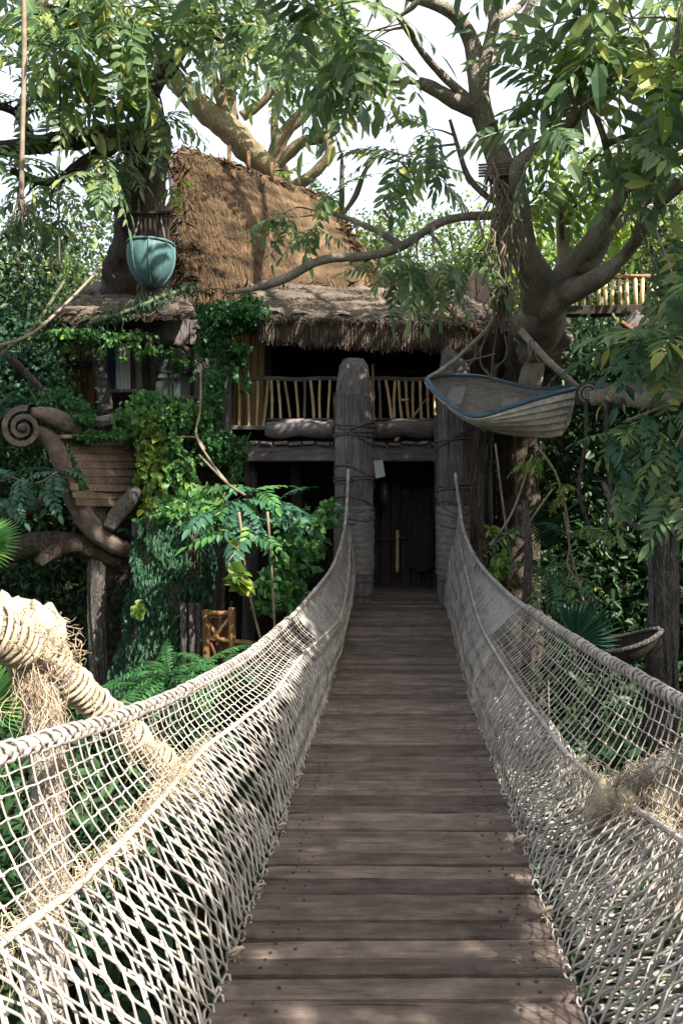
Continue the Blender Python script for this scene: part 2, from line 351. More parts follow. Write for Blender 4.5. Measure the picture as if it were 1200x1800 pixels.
def bark_cracks(m, sx=9.0, sz=2.2, lo=.35, amt=.8):
    nt = m.node_tree; N = nt.nodes; L = nt.links; bs = N['Principled BSDF']; src = bs.inputs['Base Color'].links[0].from_socket
    tc = N.new('ShaderNodeTexCoord'); mp = N.new('ShaderNodeMapping'); mp.inputs['Scale'].default_value = (sx, sx, sz); L.new(tc.outputs['Object'], mp.inputs[0])
    nz = N.new('ShaderNodeTexNoise'); nz.inputs['Scale'].default_value = 1.5; nz.inputs['Detail'].default_value = 4; L.new(mp.outputs[0], nz.inputs['Vector'])
    ad = N.new('ShaderNodeVectorMath'); ad.operation = 'ADD'; L.new(mp.outputs[0], ad.inputs[0]); L.new(nz.outputs['Color'], ad.inputs[1])
    vo = N.new('ShaderNodeTexVoronoi'); vo.feature = 'DISTANCE_TO_EDGE'; L.new(ad.outputs[0], vo.inputs['Vector'])
    cr = N.new('ShaderNodeValToRGB'); e = cr.color_ramp.elements; e[0].position = .01; e[0].color = (lo, lo, lo, 1); e[1].position = .16; e[1].color = (1, 1, 1, 1); L.new(vo.outputs['Distance'], cr.inputs[0])
    mx = N.new('ShaderNodeMix'); mx.data_type = 'RGBA'; mx.blend_type = 'MULTIPLY'; mx.inputs[0].default_value = amt; L.new(src, mx.inputs[6]); L.new(cr.outputs[0], mx.inputs[7]); L.new(mx.outputs[2], bs.inputs['Base Color'])
    bp = N.new('ShaderNodeBump'); bp.inputs['Strength'].default_value = .8; bp.inputs['Distance'].default_value = .03; L.new(cr.outputs[0], bp.inputs['Height'])
    old = bs.inputs['Normal'].links[0].from_socket; L.new(old, bp.inputs['Normal']); L.new(bp.outputs[0], bs.inputs['Normal'])
bark_cracks(MAT['bark']); bark_cracks(MAT['bark_grey'], 11, 1.6); bark_cracks(MAT['bark_pale'], 6, 3, .5); bark_cracks(MAT['bark_smooth'], 7, 4, .6, .6); bark_cracks(MAT['old_wood'], 22, .5, .45, .7); bark_cracks(MAT['scroll'], 10, 10, .6, .5)
leafmat('leaf_tree', (.055, .120, .055), (.165, .255, .105), (.36, .38, .10), trans=.5)
leafmat('leaf_pale', (.085, .15, .085), (.19, .27, .14), (.30, .35, .12), trans=.45, rough=.35, spec=.45)
leafmat('leaf_bright', (.08, .17, .035), (.20, .32, .06), (.42, .42, .07), trans=.5)
leafmat('leaf_teal', (.018, .062, .042), (.045, .125, .070), None, trans=.25)
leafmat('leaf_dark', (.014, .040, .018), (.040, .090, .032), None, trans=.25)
leafmat('leaf_back', (.040, .085, .025), (.11, .17, .045), (.24, .24, .06), trans=.4)
leafmat('ivy', (.028, .095, .034), (.075, .195, .052), (.15, .27, .05), trans=.3)
leafmat('ivy_yellow', (.07, .15, .03), (.15, .24, .045), (.26, .30, .05), trans=.4)
leafmat('moss', (.016, .052, .028), (.038, .100, .050), None, trans=.2, rough=.7)
leafmat('fern', (.022, .085, .030), (.055, .160, .045), None, trans=.35)

# ---------------------------------------------------------------- ground
def ground_z(x, y):
    z = -2.6 + 0.25 * noise.noise(Vector((x * .3, y * .3, 0)))
    t = min(1, max(0, (y - 15.5) / 7)); z += 4.2 * t * t * (3 - 2 * t)
    s = min(1, max(0, (-y - 1.2) / .9)); w = 2.3 * s                       # the near bank the bridge starts from
    r = min(1, max(0, (abs(x) - 7) / 7)); z += 1.6 * r * r * (3 - 2 * r) * (1 - s)
    return z + w
def axis(lo, hi, near, step):
    a = list(np.arange(-near, near + .01, step)); b = near
    while b < hi: b *= 1.35; a = [-b] + a + [b]
    return a
xs = axis(-1, 160, 16, .8); ys = [y + 6 for y in axis(-1, 160, 16, .8)]
mb = MB(); mb.add([(x, y, ground_z(x, y)) for y in ys for x in xs],
                  [(j * len(xs) + i, j * len(xs) + i + 1, (j + 1) * len(xs) + i + 1, (j + 1) * len(xs) + i) for j in range(len(ys) - 1) for i in range(len(xs) - 1)])
g = mb.build('ground', 'soil'); g['kind'] = 'structure'

# ---------------------------------------------------------------- bridge
def deck_z(y):
    t = min(1, max(0, (y - 6.5) / 5.0)); return 0.32 * t * t * (3 - 2 * t)
bridge = thing('rope_bridge', 'long plank rope bridge with sagging pale net sides leading to the treehouse', 'bridge', (0, 5, -0.1))
# planks: eight shared meshes with ragged edges
def plank_mesh(seed):
    r = random.Random(seed); nx = 18; L = 1.27; w = .108; h = .042; vs = []; o = r.uniform(0, 99)
    for i in range(nx + 1):
        x = -L / 2 + L * i / nx
        ja = .0045 * noise.noise(Vector((x * 5, o, 0))) + .003 * noise.noise(Vector((x * 23, o, 4)))
        jb = .0045 * noise.noise(Vector((x * 5, o, 9))) + .003 * noise.noise(Vector((x * 23, o, 14)))
        zz = .004 * noise.noise(Vector((x * 2, o, 20)))
        if i in (0, nx): ja += .006; jb -= .006
        b = .007
        for (y, z) in ((-w / 2 + ja, -h), (-w / 2 + ja, -b), (-w / 2 + ja + b, zz), (0, zz + r.uniform(0, .0015)), (w / 2 + jb - b, zz), (w / 2 + jb, -b), (w / 2 + jb, -h)):
            vs.append((x + (r.uniform(-.004, .004) if i in (0, nx) else 0), y, z))
    fs = []
    for i in range(nx):
        for k in range(7):
            k2 = (k + 1) % 7; fs.append((i * 7 + k, (i + 1) * 7 + k, (i + 1) * 7 + k2, i * 7 + k2))
    fs.append(tuple(range(7))); fs.append(tuple(nx * 7 + k for k in range(6, -1, -1)))
    nf = len(fs)
    for (x, y) in ((-.50, -.028), (-.505, .03), (.5, -.03), (.497, .027), (-.42, .0), (.43, .005)):
        if r.random() < .25: continue
        x += r.uniform(-.012, .012); y += r.uniform(-.008, .008); b = len(vs); vs += [(x + .0065 * math.cos(t * 1.0472), y + .0065 * math.sin(t * 1.0472), .0045) for t in range(6)] + [(x + .008 * math.cos(t * 1.0472), y + .008 * math.sin(t * 1.0472), -.004) for t in range(6)]
        fs.append(tuple(range(b, b + 6))); fs += [(b + t, b + 6 + t, b + 6 + (t + 1) % 6, b + (t + 1) % 6) for t in range(6)]
    me = bpy.data.meshes.new('plank'); me.from_pydata(vs, [], fs); me.materials.append(MAT['plank']); me.materials.append(MAT['nail'])
    me.polygons.foreach_set('material_index', [0] * nf + [1] * (len(fs) - nf)); me.update(); return me
pm = [plank_mesh(s) for s in range(8)]
y = -1.6
while y < 11.75:
    z = deck_z(y); sl = math.atan((deck_z(y + .05) - deck_z(y - .05)) / .1); k = 1.0 if y < 10.6 else .93
    M = Matrix.Translation((U(-.018, .018), y, z + U(-.005, .006))) @ Euler((sl + U(-.03, .03), U(-.006, .006), U(-.014, .014))).to_matrix().to_4x4()
    sw = U(.82, 1.2)
    M = M @ Matrix.Diagonal((k * U(.985, 1.015), sw, 1, 1))
    inst('plank', pm[rnd.randrange(8)], M, bridge); y += .108 * sw + U(.007, .017)
for sx in (-.42, .42):
    mb = MB(); pts = [Vector((sx, yy, deck_z(yy) - .10)) for yy in np.arange(-1.6, 11.8, .4)]
    mb.tube(pts, .035, 7); mb.build('bearer_rope', 'rope_dark', bridge)

def pchip(tab):
    t = sorted(tab); Y = np.array([q[0] for q in t]); A = np.array([q[1:] for q in t])
    h = np.diff(Y); dl = np.diff(A, axis=0) / h[:, None]; m = np.zeros_like(A); m[0] = dl[0]; m[-1] = dl[-1]
    for i in range(1, len(Y) - 1):
        for c in range(A.shape[1]):
            a, b = dl[i - 1, c], dl[i, c]
            m[i, c] = 0 if a * b <= 0 else 2 * a * b / (a + b) if abs(a + b) > 1e-9 else 0
    def f(y):
        y = min(max(y, Y[0]), Y[-1]); i = min(len(Y) - 2, int(np.searchsorted(Y, y, 'right') - 1)); i = max(i, 0)
        s = (y - Y[i]) / h[i]; h00 = 2 * s ** 3 - 3 * s * s + 1; h10 = s ** 3 - 2 * s * s + s; h01 = -2 * s ** 3 + 3 * s * s; h11 = s ** 3 - s * s
        q = h00 * A[i] + h10 * h[i] * m[i] + h01 * A[i + 1] + h11 * h[i] * m[i + 1]; return Vector((q[0], y, q[1]))
    return f
def tab(px, extra): return [(P(*q).y, P(*q).x, P(*q).z) for q in px] + extra
ropeL = pchip(tab([(612, 826, 11.02), (610, 880, 10.85), (602, 945, 10.3), (582, 1000, 9.2), (550, 1042, 8.0), (500, 1096, 6.9), (450, 1140, 5.9), (330, 1210, 4.3), (200, 1265, 3.3), (100, 1295, 2.75), (0, 1325, 2.4)],
                  [(1.2, -1.25, 1.22), (-.4, -1.28, 1.5), (-1.6, -1.3, 1.7)]))
seamL = pchip(tab([(614, 930, 11.0), (612, 1010, 10.2), (597, 1085, 8.6), (520, 1165, 6.3), (480, 1220, 5.3), (425, 1265, 4.7), (350, 1325, 4.0), (270, 1420, 3.2), (150, 1545, 2.55), (0, 1660, 2.05)],
                  [(1.0, -1.05, .72), (-1.6, -1.05, .9)]))
ropeR = pchip(tab([(800, 836, 11.02), (806, 880, 10.8), (814, 930, 10.3), (840, 987, 9.3), (870, 1022, 8.4), (910, 1058, 7.4), (950, 1085, 6.5), (1050, 1150, 4.8), (1130, 1195, 3.95), (1200, 1235, 3.4)],
                  [(2.4, 1.23, 1.03), (1.0, 1.28, 1.3), (-1.6, 1.3, 1.7)]))
seamR = pchip(tab([(803, 930, 11.0), (815, 990, 10.0), (850, 1110, 7.6), (900, 1195, 5.8), (950, 1265, 4.9), (1000, 1330, 4.25), (1080, 1395, 3.7), (1200, 1480, 3.0)],
                  [(2.0, 1.1, .56), (1.0, 1.08, .7), (-1.6, 1.05, .9)]))
def arclen(f, y0, y1, step):
    out = [y0]; y = y0; acc = 0; p = f(y0); dy = .01
    while y < y1:
        y += dy; q = f(y); acc += (q - p).length; p = q
        if acc >= step: out.append(y); acc = 0
    return out
def net_side(sg, rope, seam):
    edge = lambda y: Vector((sg * .635, y, deck_z(y) - .01))
    def up(y, v):
        a, b = rope(y), seam(y); q = a.lerp(b, v); q.x += sg * .03 * math.sin(math.pi * v); q.z -= 0.0; return q
    def low(y, v, o=0.0):
        a, b = seam(y), edge(y); q = a.lerp(b, v); q.x -= sg * .05 * math.sin(math.pi * v) * (1 if y > 3 else .6); k_ = math.sin(math.pi * min(1, v)); q.x += sg * (min(o, .05) + max(0, o - .05) * k_); q.z -= .6 * max(0, o - .05) * k_
        q.x += .04 * noise.noise(Vector((y * 1.7, v * 2, sg * 5 + o * 30))) * math.sin(math.pi * min(1, v + .1)); return q
    Y0, Y1 = -1.5, 11.0
    # hand rope: three laid strands
    hr = MB(); ys = arclen(rope, Y0, Y1, .018); n = len(ys)
    P0 = [rope(q) for q in ys]
    for s in range(3):
        pts = []
        for i in range(n):
            t = (P0[min(i + 1, n - 1)] - P0[max(i - 1, 0)]).normalized(); a = t.cross(Vector((1, 0, .2))).normalized(); b = t.cross(a)
            th = i * .018 / .13 * 2 * math.pi + s * 2.094; pts.append(P0[i] + (a * math.cos(th) + b * math.sin(th)) * .0125)
        hr.tube(pts[::2], .0135, 5)
    hro = hr.build('hand_rope', 'rope', bridge)
    tl = MB(); e = rope(Y1); tl.tube([rope(Y1 - .05), e, e + Vector((0, .06, .05)), e + Vector((0, .16, .06))], .024, 8); tl.build('rope_tail', 'rope', hro)
    # lashings where the net is tied to the hand rope
    la = MB()
    for q in arclen(rope, .9, 7.0, .068):
        c = rope(q); t = (rope(q + .02) - rope(q - .02)).normalized(); a = t.cross(Vector((0, 0, 1))).normalized(); b = t.cross(a); r0 = U(.027, .034)
        for k in range(rnd.choice((1, 2, 2))):
            o = t * (k * .013 - .006); pts = [c + o + (a * math.cos(h) + b * math.sin(h)) * r0 + t * (.004 * h) for h in np.linspace(0, 6.4, 9)]
            la.tube(pts, .0075, 4)
        if U(0, 1) < .25: shag(la, c - Vector((0, 0, .03)), 2, .09, .003, .4, 1.0, .3, .01)
    la.build('lashing', 'rope', hro, kind='stuff')
    # upper net: square mesh
    un = MB(); ys = arclen(rope, Y0, Y1, .062)
    for i, q in enumerate(ys):
        w = .013 * (1 if q < 6 else .5); ph = U(0, 9)
        pts = [up(q + w * noise.noise(Vector((ph, v * 3, 1))) , v) + Vector((.012 * noise.noise(Vector((ph, v * 3, 7))), 0, 0)) for v in np.linspace(0, 1, 9)]
        un.tube(pts, .0036 if q < 7 else .0050, 4, cap=False)
    yl = arclen(rope, Y0, Y1, .045)
    for j in range(1, 7):
        v = j / 7.0
        un.tube([up(q, v + .014 * noise.noise(Vector((q * 4, j * 3.3, 0)))) + Vector((.006 * math.sin(q * 50), 0, .006 * noise.noise(Vector((q * 9, j, 2))))) for q in yl], .0036, 4, cap=False)
    kn = [i for i in ys if i < 5.5]
    for q in kn:
        for j in range(1, 7):
            c = up(q, j / 7.0); r_ = U(.006, .0095); un.add([c + Vector(o) * r_ for o in ((1, 0, 0), (-1, 0, 0), (0, 1, 0), (0, -1, 0), (0, 0, 1), (0, 0, -1))], [(0, 2, 4), (2, 1, 4), (1, 3, 4), (3, 0, 4), (2, 0, 5), (1, 2, 5), (3, 1, 5), (0, 3, 5)])
    un.build('upper_net', 'rope', bridge)
    # seam rope
    sm = MB(); sm.tube([seam(q) for q in arclen(seam, Y0, Y1, .06)], .014, 6); sm.build('seam_rope', 'rope', bridge)
    # lower net: hexagonal mesh, an inner and an outer layer
    for layer, (o, w, h0, rr, mat) in enumerate(((0.0, .040, .086, .0040, 'rope'), (.045, .044, .092, .0039, 'rope')) + (((.24, .030, .075, .0042, 'rope'), (.30, .036, .08, .0044, 'rope')) if sg > 0 else ())):
        ln = MB(); ys = arclen(seam, Y0, Y1, w)
        def fy(u):
            k = int(min(max(u, 0), len(ys) - 2)); return ys[k] + (ys[k + 1] - ys[k]) * (u - k)
        for j in range(len(ys)):
            y = ys[j]; H = (seam(y) - edge(y)).length; rows = max(4, int(round(H / h0)))
            pts = []; sgn = 1 if j % 2 else -1
            for r in range(rows + 1):
                of = .5 * .86 * (1 if (j + r) % 2 == 0 else -1)
                for vv in (r, r + .34):
                    v = vv / (rows + .34); u = j + of + .10 * noise.noise(Vector((j * .9, vv * .7, layer * 7 + sg))) + .3 * noise.noise(Vector((j * .11, vv * .25, layer * 3)))
                    pts.append(low(fy(u), v, o) + Vector((sgn * .002, 0, 0)))
            k_ = rr * U(.85, 1.15); ln.tube(pts, [k_ * U(.8, 1.15) * 1.25 for _ in pts], 5, cap=False)
        if layer == 0:
            # loose selvedge loops along the deck edge
            for q in arclen(seam, 1.5, 9.0, .055):
                c = edge(q) + Vector((U(-.015, .015), 0, .012)); r0 = U(.012, .03)
                ln.tube([c + Vector((math.cos(h) * r0 * .6, math.sin(h) * r0, math.sin(h) * r0 * .5)) for h in np.linspace(0, 6, 7)], .0055, 4)
        ln.build('lower_net', mat, bridge)
    # canvas backing in the far third, laced to the post
    cv = MB(); yq = list(np.linspace(7.3, 10.98, 30)); vs = []; nv = 7
    for q in yq:
        for k in range(nv):
            v = k / (nv - 1); p = rope(q).lerp(seam(q), v * 2) if v <= .5 else seam(q).lerp(edge(q), v * 2 - 1)
            vs.append(p + Vector((sg * (.022 + .015 * noise.noise(Vector((q * 2, v * 5, 0)))), 0, 0)))
    cv.add(vs, [(i * nv + k, i * nv + k + 1, (i + 1) * nv + k + 1, (i + 1) * nv + k) for i in range(len(yq) - 1) for k in range(nv - 1)])
    cv.build('canvas_backing', 'canvas', bridge)
    # frayed fibres hanging from the near part of the seam
    fr = MB()
    a, b = ((2.0, 4.3) if sg < 0 else (2.2, 4.1))
    for q in np.arange(a, b, .028):
        dens = 1.0 if sg < 0 else .8
        c = seam(q) + Vector((sg * .02, 0, U(-.02, .04)))
        shag(fr, c, int(11 * dens * U(.2, 1.5)), .075, .0017, .8, .35, .9, .035)
    for q in np.arange(a - .1, b, .06): shag(fr, seam(q) + Vector((sg * .05, 0, -.05)), 4, .14, .0016, .4, .9, .6, .04)
    fr.build('frayed_fibre', 'fray', bridge, kind='stuff')
    # brass rings that hold the net to the deck
    for i, q in enumerate((2.55, 3.0, 3.5, 4.15, 4.9) if sg < 0 else (3.3, 4.0)):
        m = MB(); c = Vector((sg * .60, q, deck_z(q) + .022))
        m.tube([c + Vector((math.cos(h) * .026 + sg * .01, math.sin(h) * .02, .02 + .022 * math.cos(h * 1 + 1))) for h in np.linspace(0, 6.28, 12)], .007, 6, rough=.5); shag(m, c, 10, .05, .002, .8, .3, .6, .02); m.build('tie_loop', 'wrap', bridge)
net_side(-1, ropeL, seamL); net_side(1, ropeR, seamR)

# rope-wrapped limbs that carry the near end of the bridge
def wrapped_limb(name, label, limb, side_limbs, shags, wrap_from=0.0):
    px0 = limb[0][0]
    pts, rad = pxline(limb, 8); base = pts[-1].copy(); base.z = min(p.z for p in pts)
    t = thing(name, label, 'post', base)
    m = MB(); m.tube(pts, rad, 10, rough=.25); m.build('limb', 'bark_smooth', t)
    for sl in side_limbs:
        p2, r2 = pxline(sl, 8); m = MB(); m.tube(p2, r2, 10, rough=.25); m.build('limb', 'bark_smooth', t)
    # cord wound round the limb
    m = MB(); cps = []; cum = 0; th = 0
    fine = spline([(*p, r) for p, r in zip(pts, rad)], 6)
    fine = [(Vector(q[:3]), q[3]) for q in fine]; a = None
    for i in range(1, len(fine)):
        p, r = fine[i]; d = (p - fine[i - 1][0]); L = d.length; d.normalize()
        if a is None: a = d.orthogonal().normalized()
        a = (a - d * a.dot(d)).normalized(); b = d.cross(a); k = 12
        for j in range(k):
            th += L / (.026 + .010 * noise.noise(p * 6)) * 2 * math.pi / k; q = fine[i - 1][0].lerp(p, j / k)
            cps.append(q + (a * math.cos(th) + b * math.sin(th)) * (r * 1.04 + .006 + .022 * noise.noise(q * 11) + .012 * noise.noise(q * 31)) + d * (.016 * noise.noise(q * 7)))
    m.tube(cps[:int(len(cps) * (1 - wrap_from))], .0105, 5); m.build('wound_cord', 'wrap', t)
    for (px, py, d, n, L, sp, gr) in (shags[:2] if px0 < 600 else shags[:4]):               # matted wads of old rope under the loose fibre
        m = MB(); cc = P(px, py + 6, d + .05); A = []; nu, nv = 14, 9; s_ = .045 + .0006 * n
        for i in range(nv):
            for j in range(nu):
                a, b = math.pi * i / (nv - 1), 2 * math.pi * j / nu; q = Vector((math.sin(a) * math.cos(b), math.sin(a) * math.sin(b), math.cos(a) * 1.3))
                A.append(cc + q * s_ * (1 + .45 * noise.noise(q * 2.5 + cc * 3) + .3 * noise.noise(q * 7 + cc)))
        m.add(A, [(i * nu + j, i * nu + (j + 1) % nu, (i + 1) * nu + (j + 1) % nu, (i + 1) * nu + j) for i in range(nv - 1) for j in range(nu)]); m.build('rope_wad', 'wrap', t)
    m = MB()
    for (px, py, d, n, L, sp, gr) in shags: shag(m, P(px, py, d), int(n * 2.4), L * .5, .0018, sp, gr, .7, .075)
    for p_, r_ in zip(pts, rad):
        for _ in range(5):
            dv = V(U(-1, 1), U(-1, 1), U(-.6, 1)).normalized(); shag(m, p_ + dv * r_ * 1.1, 5, .06, .0018, .8, .35, .9, .02, dv * .2)
    m.build('frayed_fibre', 'fray', t, kind='stuff'); return t
wrapped_limb('wrapped_post', 'thick rope-wrapped limb with shaggy frayed fibre over the left net', 
    [(-60, 1100, 2.9, 40), (10, 1118, 3.0, 36), (70, 1148, 3.15, 28), (130, 1202, 3.3, 22), (215, 1280, 3.5, 18), (280, 1335, 3.68, 16), (340, 1390, 3.8, 16)],
    [[(40, 1130, 3.12, 38), (70, 1230, 3.18, 34), (85, 1350, 3.18, 32), (80, 1550, 3.18, 34), (75, 1900, 3.18, 40), (70, 2500, 3.15, 56)]],
    [(20, 1100, 3.0, 80, .13, .9, .2), (75, 1110, 3.08, 70, .13, .9, .1), (120, 1140, 3.12, 40, .10, .9, .2), (60, 1180, 3.05, 34, .34, .35, 1.0), (85, 1240, 3.05, 26, .36, .3, 1.0), (100, 1330, 3.05, 16, .36, .3, 1.1), (70, 1420, 3.05, 14, .36, .3, 1.1),
     (100, 1500, 3.0, 14, .3, .4, 1.0), (300, 1360, 3.6, 60, .16, .7, .5), (340, 1400, 3.7, 60, .16, .8, .5), (255, 1330, 3.5, 30, .12, .7, .5)], .06)
wrapped_limb('wrapped_post', 'broken rope-wrapped log poking through the net at the right edge',
    [(1400, 1275, 3.2, 30), (1330, 1300, 3.3, 30), (1260, 1322, 3.38, 31), (1190, 1348, 3.46, 30), (1140, 1368, 3.54, 28), (1115, 1378, 3.6, 24), (1100, 1384, 3.63, 14)],
    [[(1235, 1330, 3.5, 36), (1220, 1420, 3.84, 42), (1225, 1560, 3.8, 44), (1235, 1800, 3.8, 50), (1240, 2300, 3.8, 60)]],
    [(1070, 1398, 3.62, 50, .14, .8, .5), (1110, 1405, 3.52, 40, .18, .6, .9), (1050, 1425, 3.7, 30, .16, .6, .9), (1165, 1395, 3.44, 40, .2, .5, 1.0), (1190, 1480, 3.7, 40, .3, .4, 1.0), (1030, 1370, 4.0, 40, .12, .8, .4),
     (1195, 1560, 3.6, 50, .25, .5, .9), (1010, 1350, 4.2, 30, .10, .8, .4)], .58)

# ---------------------------------------------------------------- the two big posts of the bridge
def bridge_post(label, cx, w, ytop, d, slant, wraps):
    c = P(cx, 880, d); R0 = w * d / F / 2; zt = P(0, ytop, d).z
    t = thing('bridge_post', label, 'post', (c.x, c.y, -2.6), 'tall posts at the far end of the bridge')
    m = MB(); n = 8; rings = []
    prof = [(-2.6, 1.10), (0.3, 1.03), (2.2, 1.0), (zt - .42, .98), (zt - .36, .95), (zt - .10, .80), (zt, .55)]
    vs = []
    for (z, k) in prof:
        for i in range(n):
            th = math.pi / 8 + i * math.pi / 4; dz = slant * math.cos(th) * (.12 if z > zt - .5 else 0)
            vs.append((c.x + math.cos(th) * R0 * k * 1.08, c.y + math.sin(th) * R0 * k * 1.08, z + dz))
    fs = [(i * n + k, i * n + (k + 1) % n, (i + 1) * n + (k + 1) % n, (i + 1) * n + k) for i in range(len(prof) - 1) for k in range(n)]
    fs.append(tuple((len(prof) - 1) * n + k for k in range(n))); m.add(vs, fs); m.build('shaft', 'old_wood', t, smooth=False)
    # staves: raised boards on the faces
    for i in range(8):
        th = i * math.pi / 4; nx, ny = math.cos(th), math.sin(th)
        if ny > .5: continue
        z1 = zt - .48 - U(0, .1); z0 = U(-.2, .2)
        o = MB(); hw = R0 * .36; tx, ty = -ny, nx; A = []
        for (zz) in (z0, z1):
            for (s, dep) in ((-1, 0), (-1, .022), (1, .022), (1, 0)):
                A.append((c.x + nx * (R0 * .985 + dep) + tx * s * hw * (.97 if dep else 1), c.y + ny * (R0 * .985 + dep) + ty * s * hw * (.97 if dep else 1), zz + U(-.03, .03)))
        o.add(A, [(0, 1, 5, 4), (1, 2, 6, 5), (2, 3, 7, 6), (0, 3, 2, 1), (4, 5, 6, 7)]); o.build('stave', 'old_wood', t, smooth=False)
    def loop(za, zb, r=.016, ph=0.0, swell=1.10, turns=1.0):
        pts = []
        for h in np.linspace(0, 2 * math.pi * turns, int(26 * turns)):
            z = za + (zb - za) * (.5 - .5 * math.cos(h + ph)); pts.append((c.x + math.cos(h) * R0 * swell * 1.03, c.y + math.sin(h) * R0 * swell * 1.03, z + U(-.006, .006)))
        q = MB(); q.tube(pts, r, 5); q.build('rope_wrap', 'rope_dark', t)
    for (ya, yb, r, ph) in wraps: loop(P(0, ya, d).z, P(0, yb, d).z, r, ph)
    # cloth bands laced round the post behind the net
    q = MB(); nz, nt = 40, 24; A = []
    for i in range(nz):
        z = P(0, 890 + 118 * i / (nz - 1), d).z
        for j in range(nt):
            h = 2 * math.pi * j / nt; w = P(0, 0, 1).x * 0 + z + .05 * math.sin(h * 2 + 1) + .03 * math.sin(h + cx)
            fold = abs((w * 11 + .7 * noise.noise(Vector((math.cos(h) * 1.5, math.sin(h) * 1.5, z * 4 + cx)))) % 1 - .5)
            rr = R0 * (1.12 + .13 * fold + .05 * noise.noise(Vector((math.cos(h) * 3, math.sin(h) * 3, z * 9))))
            A.append((c.x + math.cos(h) * rr, c.y + math.sin(h) * rr, z + .012 * noise.noise(Vector((h * 3, z * 3, cx)))))
    q.add(A, [(i * nt + j, i * nt + (j + 1) % nt, (i + 1) * nt + (j + 1) % nt, (i + 1) * nt + j) for i in range(nz - 1) for j in range(nt)]); q.build('cloth_sleeve', 'canvas_dark', t)
    return t
bridge_post('weathered eight-sided post with rounded top, left of the bridge end', 622, 62, 632, 11.32, 0.0,
            [(742, 770, .018, 0), (748, 785, .014, 3.1), (752, 742, .014, 1.0), (818, 862, .016, 2.2), (824, 850, .014, -.8), (872, 905, .016, 2.0), (880, 915, .016, 4.2), (836, 840, .018, 0), (842, 848, .018, 1), (760, 764, .018, 0), (766, 772, .016, 2), (895, 930, .015, .5), (925, 900, .015, 2.6), (1020, 1026, .010, 1), (1034, 1045, .009, 4)])
bridge_post('weathered post with slanted chipped top behind the hanging boat', 800, 60, 622, 11.32, -1.0,
            [(748, 790, .014, 0), (790, 752, .012, 3.4), (855, 900, .014, 1.8), (848, 905, .014, 4.4), (880, 940, .016, 2.2), (850, 856, .018, 0), (858, 866, .018, 1), (772, 776, .017, 0), (900, 925, .015, 3.0), (930, 905, .015, 1.2), (1015, 1022, .010, 1)])

# ---------------------------------------------------------------- treehouse
D = 12.4
house = thing('treehouse', 'timber treehouse with bamboo balcony, thatched roofs and dark doorway at the bridge end', 'treehouse', (P(500, 880, 13).x, 13.0, -2.6))
def quad_wall(name, pts, mat, parent, th=.06):
    """a wall of some thickness from four world corners (front face), thickened backwards"""
    m = MB(); a = [Vector(p) for p in pts]; n = (a[1] - a[0]).cross(a[3] - a[0]).normalized()
    if n.y > 0: n = -n
    b = [p - n * th for p in a]; m.add(a + b, [(0, 1, 2, 3), (7, 6, 5, 4), (0, 4, 5, 1), (1, 5, 6, 2), (2, 6, 7, 3), (3, 7, 4, 0)]); return m.build(name, mat, parent, smooth=False)
def board_wall(name, x0, x1, y0, y1, d, n, mat, parent, th=.05, vert=True):
    """boards one by one: px bounds at depth d"""
    quad_wall('backing', [P(x0, y1, d + .09), P(x1, y1, d + .09), P(x1, y0, d + .09), P(x0, y0, d + .09)], 'dark_wood', parent, .03)  # sheet added behind the boards to stop light through the gaps
    for i in range(n):
        m = MB(); g = .5
        if vert:
            a = x0 + (x1 - x0) * i / n + g; b = x0 + (x1 - x0) * (i + 1) / n - g
            p, q = P((a + b) / 2, y1 + U(-2, 2), d + U(-.02, .02)), P((a + b) / 2, y0 + U(-2, 2), d + U(-.02, .02)); m.beam(p, q, (b - a) * d / F, th, .006)
        else:
            a = y0 + (y1 - y0) * i / n + g; b = y0 + (y1 - y0) * (i + 1) / n - g; dd = d + U(-.02, .02)
            m.beam(P(x0 + U(-2, 2), (a + b) / 2, dd), P(x1 + U(-2, 2), (a + b) / 2, dd), th, (b - a) * d / F, .006)
        m.build(name, mat, parent, smooth=False)
zf = P(0, 776, D).z                                   # balcony floor height
# balcony floor, back wall, side walls, ceiling of the porch
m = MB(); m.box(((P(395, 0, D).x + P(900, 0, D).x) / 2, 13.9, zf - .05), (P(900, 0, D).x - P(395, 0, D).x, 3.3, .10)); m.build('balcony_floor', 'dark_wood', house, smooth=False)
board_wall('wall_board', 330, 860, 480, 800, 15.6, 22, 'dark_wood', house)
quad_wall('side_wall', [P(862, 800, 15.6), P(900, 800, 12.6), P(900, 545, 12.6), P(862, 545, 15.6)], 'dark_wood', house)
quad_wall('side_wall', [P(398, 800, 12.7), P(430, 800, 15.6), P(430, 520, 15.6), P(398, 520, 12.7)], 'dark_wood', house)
# warm woven panel inside the porch, left
board_wall('mat_panel', 404, 466, 585, 752, 13.0, 5, 'mat_panel', house, .04)
m = MB(); m.beam(P(472, 770, 12.9), P(472, 560, 12.9), .11, .11); m.build('porch_post', 'dark_wood', house, smooth=False)
quad_wall('ceiling', [P(400, 560, 11.9), P(850, 560, 11.9), P(850, 560, 11.9) + V(0, 3.8, .3), P(400, 560, 11.9) + V(0, 3.8, .3)], 'dark_wood', house, .04)
# things at the back of the porch: shelves and a blue cloth
for (a, b, y) in ((500, 580, 640), (660, 740, 655)):
    m = MB(); m.beam(P(a, y, 15.2), P(b, y, 15.2), .3, .05); m.build('shelf', 'brown_wood', house, smooth=False)
